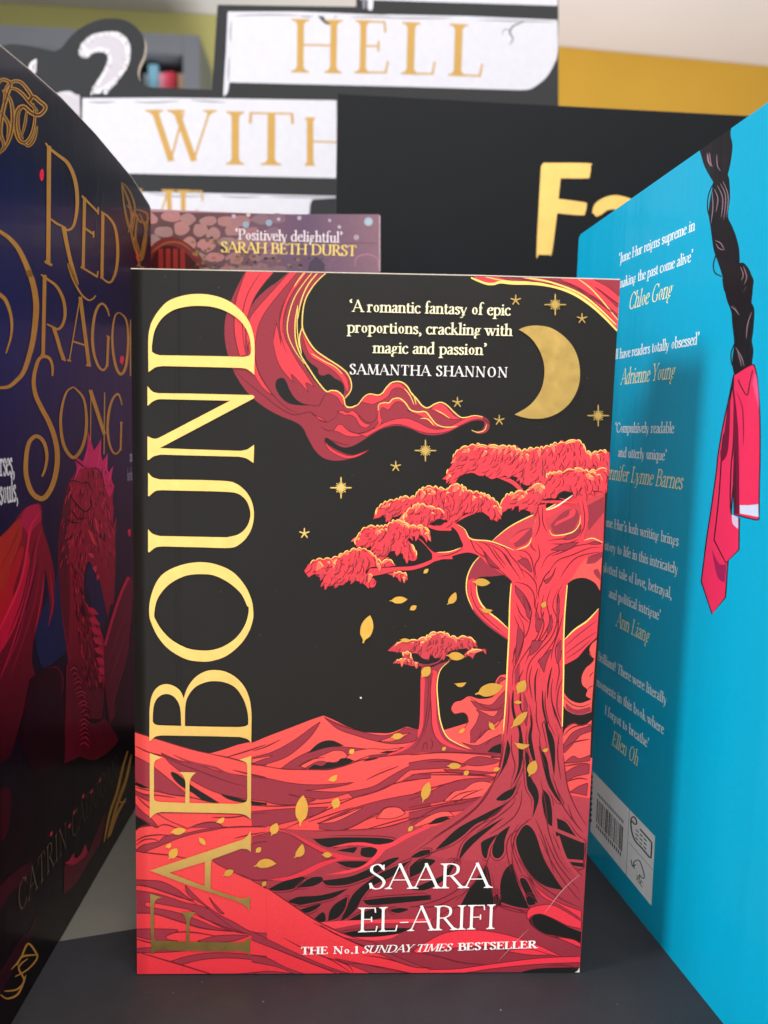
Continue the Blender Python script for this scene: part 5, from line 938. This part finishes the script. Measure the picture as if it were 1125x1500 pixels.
HL = (128, 106, 116)
for s in ('160,325 165,370 180,398', '172,325 178,375 188,400', '210,335 212,390 228,420', '195,510 215,560 205,630', '210,490 240,560 232,660', '225,480 255,550 245,670', '240,470 268,550 258,660', '185,520 190,600 180,690', '200,775 230,790 248,825', '205,790 220,815 245,825', '330,910 345,950 335,980', '345,905 362,960 350,1000', '280,1110 305,1130 325,1158', '290,1105 310,1125', '390,1140 368,1200 360,1280', '380,1150 370,1210', '305,1320 335,1370 350,1420', '315,1340 330,1390 335,1420', '345,1040 360,1010'):
    A.line(B9(s), 1.6, HL)
A.line(B9('165,330 168,368 182,395'), 1, (190, 110, 130))
r1 = B6('880,1012* 975,955 1000,975 1015,1080 1025,1250 1026,1450')+B7('1022,200 1020,375* 1000,380 885,352* 880,150')+B6('895,1250 880,1120')
r2 = B6('880,1015* 852,1150 820,1300 795,1450')+B7('785,120 760,300 730,500 703,720* 762,900* 836,806* 850,600 870,300 890,0')
r3 = B6('885,1030* 860,1150 850,1300')+B7('822,-60 800,250 773,492* 838,618* 910,545* 912,370* 866,340 866,100 880,-60')
for r in (r2, r3, r1):
    A.poly(r, PK); q = smooth(r); A.rib(q+q[:2], lambda t, a: 1.9, lin(HB))
A.poly(B6('880,1060* 905,1300 908,1500')+B7('910,-40 912,352* 885,348* 880,100'), PD); A.poly(B7('915,300* 965,300 1015,295* 1018,365* 915,345*'), (196, 206, 228)); A.poly(B7('870,350* 905,368* 905,430* 875,400'), (206, 186, 214)); A.poly(B7('760,540* 800,620 840,625* 832,725* 790,690'), (150, 30, 80)); A.poly(B6('850,1160* 862,1180 850,1420')+B7('815,60 808,0')+B6('820,1400'), PD)
A.line(B6('905,1035 925,1080 955,1120 970,1050 985,985'), 1.6, HB, taper=False); A.poly(B6('985,1060* 1000,1000 1015,1090 1020,1200*'), (250, 80, 130)); A.line(B6('895,1100 930,1200 935,1400'), 1.6, PD); A.line(B7('890,0 888,200 893,345'), 1.6, HB)
# barcode panel
panel = B8('158,292* 456,604* 438,936* 146,578*')
A.poly(panel, (240, 238, 240), sm=False)
def bl(u, v):
    p = [(x, y) for x, y, _ in panel]; return tuple((1-u)*(1-v)*p[0][j]+u*(1-v)*p[1][j]+u*v*p[2][j]+(1-u)*v*p[3][j] for j in (0, 1))+(True,)
def bq(u0, v0, u1, v1, c): A.poly([bl(u0, v0), bl(u1, v0), bl(u1, v1), bl(u0, v1)], c, sm=False)
BL = (26, 24, 26); u = .085; rb = random.Random(9)
while u < .50:
    w_ = rb.choice([.006, .006, .011, .016]); bq(u, .36, u+w_, .74, BL); u += w_+rb.choice([.006, .009, .014])
for k in range(13): bq(.09+k*.032, .765, .108+k*.032, .83, (60, 58, 60))
for k in range(17): bq(.09+k*.025, .255, .104+k*.025, .305, (70, 68, 70))
bq(.585, 0, .590, 1, (90, 90, 94)); bq(.590, .485, 1, .492, (90, 90, 94))
def blp(*q): return [bl(x, y)[:2]+(False,) for x, y in q]
A.line(blp((.63, .13), (.68, .13), (.71, .09), (.69, .04), (.65, .05), (.62, .13), (.64, .28), (.70, .36), (.80, .36), (.93, .37)), 1.9, BL, taper=False)
A.line([bl(.93, .37), bl(.955, .36), bl(.955, .14), bl(.93, .13), bl(.76, .12)], 1.9, BL, taper=False, sm=False)
for v_ in (.19, .25, .31):
    for k in range(3): bq(.70+k*.065, v_-.009, .745+k*.065, v_+.009, BL)
A.line(blp((.71, .77), (.69, .72), (.72, .64), (.78, .575), (.84, .64), (.87, .72), (.84, .77), (.79, .77)), 1.3, BL, taper=False); A.line(blp((.79, .77), (.79, .82)), 1.3, BL, taper=False); A.line(blp((.65, .70), (.68, .765), (.73, .68)), 1.2, BL, taper=False)
A.text('FSC', B8('396,848')[0][:2], .0017, BL, p0=B8('367,812')[0][:2], T=.16, t=.1)
for k in range(9):
    y = 310+k*26; A.poly(B8('%d,%d* %d,%d %d,%d %d,%d' % (149-k*.6, y, 158-k*.6, y+4, 156-k*.6, y+18, 147-k*.6, y+14)), (20, 40, 50))
A.build('cover_print', fc)
W_ = Art(bpl, A.o+2e-5, [M_INK]); WT = (226, 236, 240); CRG = (240, 232, 176)
a_, b_ = bpl.hit(906, 398), bpl.hit(1018, 337.3)
cap = .0034; wid = abs(b_[0]-a_[0])/typeset('‘June Hur reigns supreme in', .14, .06)[1]/cap
def bt(s, p, c=WT, sl=0, cp=cap, wf=1.0): W_.text(s, p, cp, c, width=wid*wf*cap/cp, T=.15, t=.06, slant=sl)
def nm(s, p0, p1):
    W_.text(s, p1, .0054, CRG, p0=(p0, p1[1]) if False else None, width=abs(bpl.hit(p0, p1[1])[0]-bpl.hit(*p1)[0])/typeset(s, .13, .045)[1]/.0054, T=.1, t=.04, slant=.24)
def done():
    global W_
    W_.build('quote_lettering', root); W_ = Art(bpl, A.o+2e-5, [M_INK])
bt('‘June Hur reigns supreme in', (1018, 337.3)); bt('making the past come alive’', (1014.6, 382.6)); nm('Chloe Gong', 922, (984, 434.6)); done()
bt('‘Will have readers totally obsessed’', (1024, 504)); nm('Adrienne Young', 910, (988, 554.6)); done()
bt('‘Compulsively readable', (987.4, 634.6)); bt('and utterly unique’', (976, 674.6)); nm('Jennifer Lynne Barnes', 884, (999.4, 717.3)); done()
bt('‘June Hur’s lush writing brings', (994, 800)); bt('history to life in this intricately', (993.3, 841.3)); bt('plotted tale of love, betrayal,', (984, 877.2)); bt('and political intrigue’', (967.4, 909.3)); nm('Ann Liang', 901, (950.6, 942.6)); done()
bt('‘Brilliant! There were literally', (976.5, 1033)); bt('moments in this book where', (972.3, 1076)); bt('I forgot to breathe’', (950.3, 1096.7)); nm('Ellen Oh', 894.5, (934, 1122.8)); done()
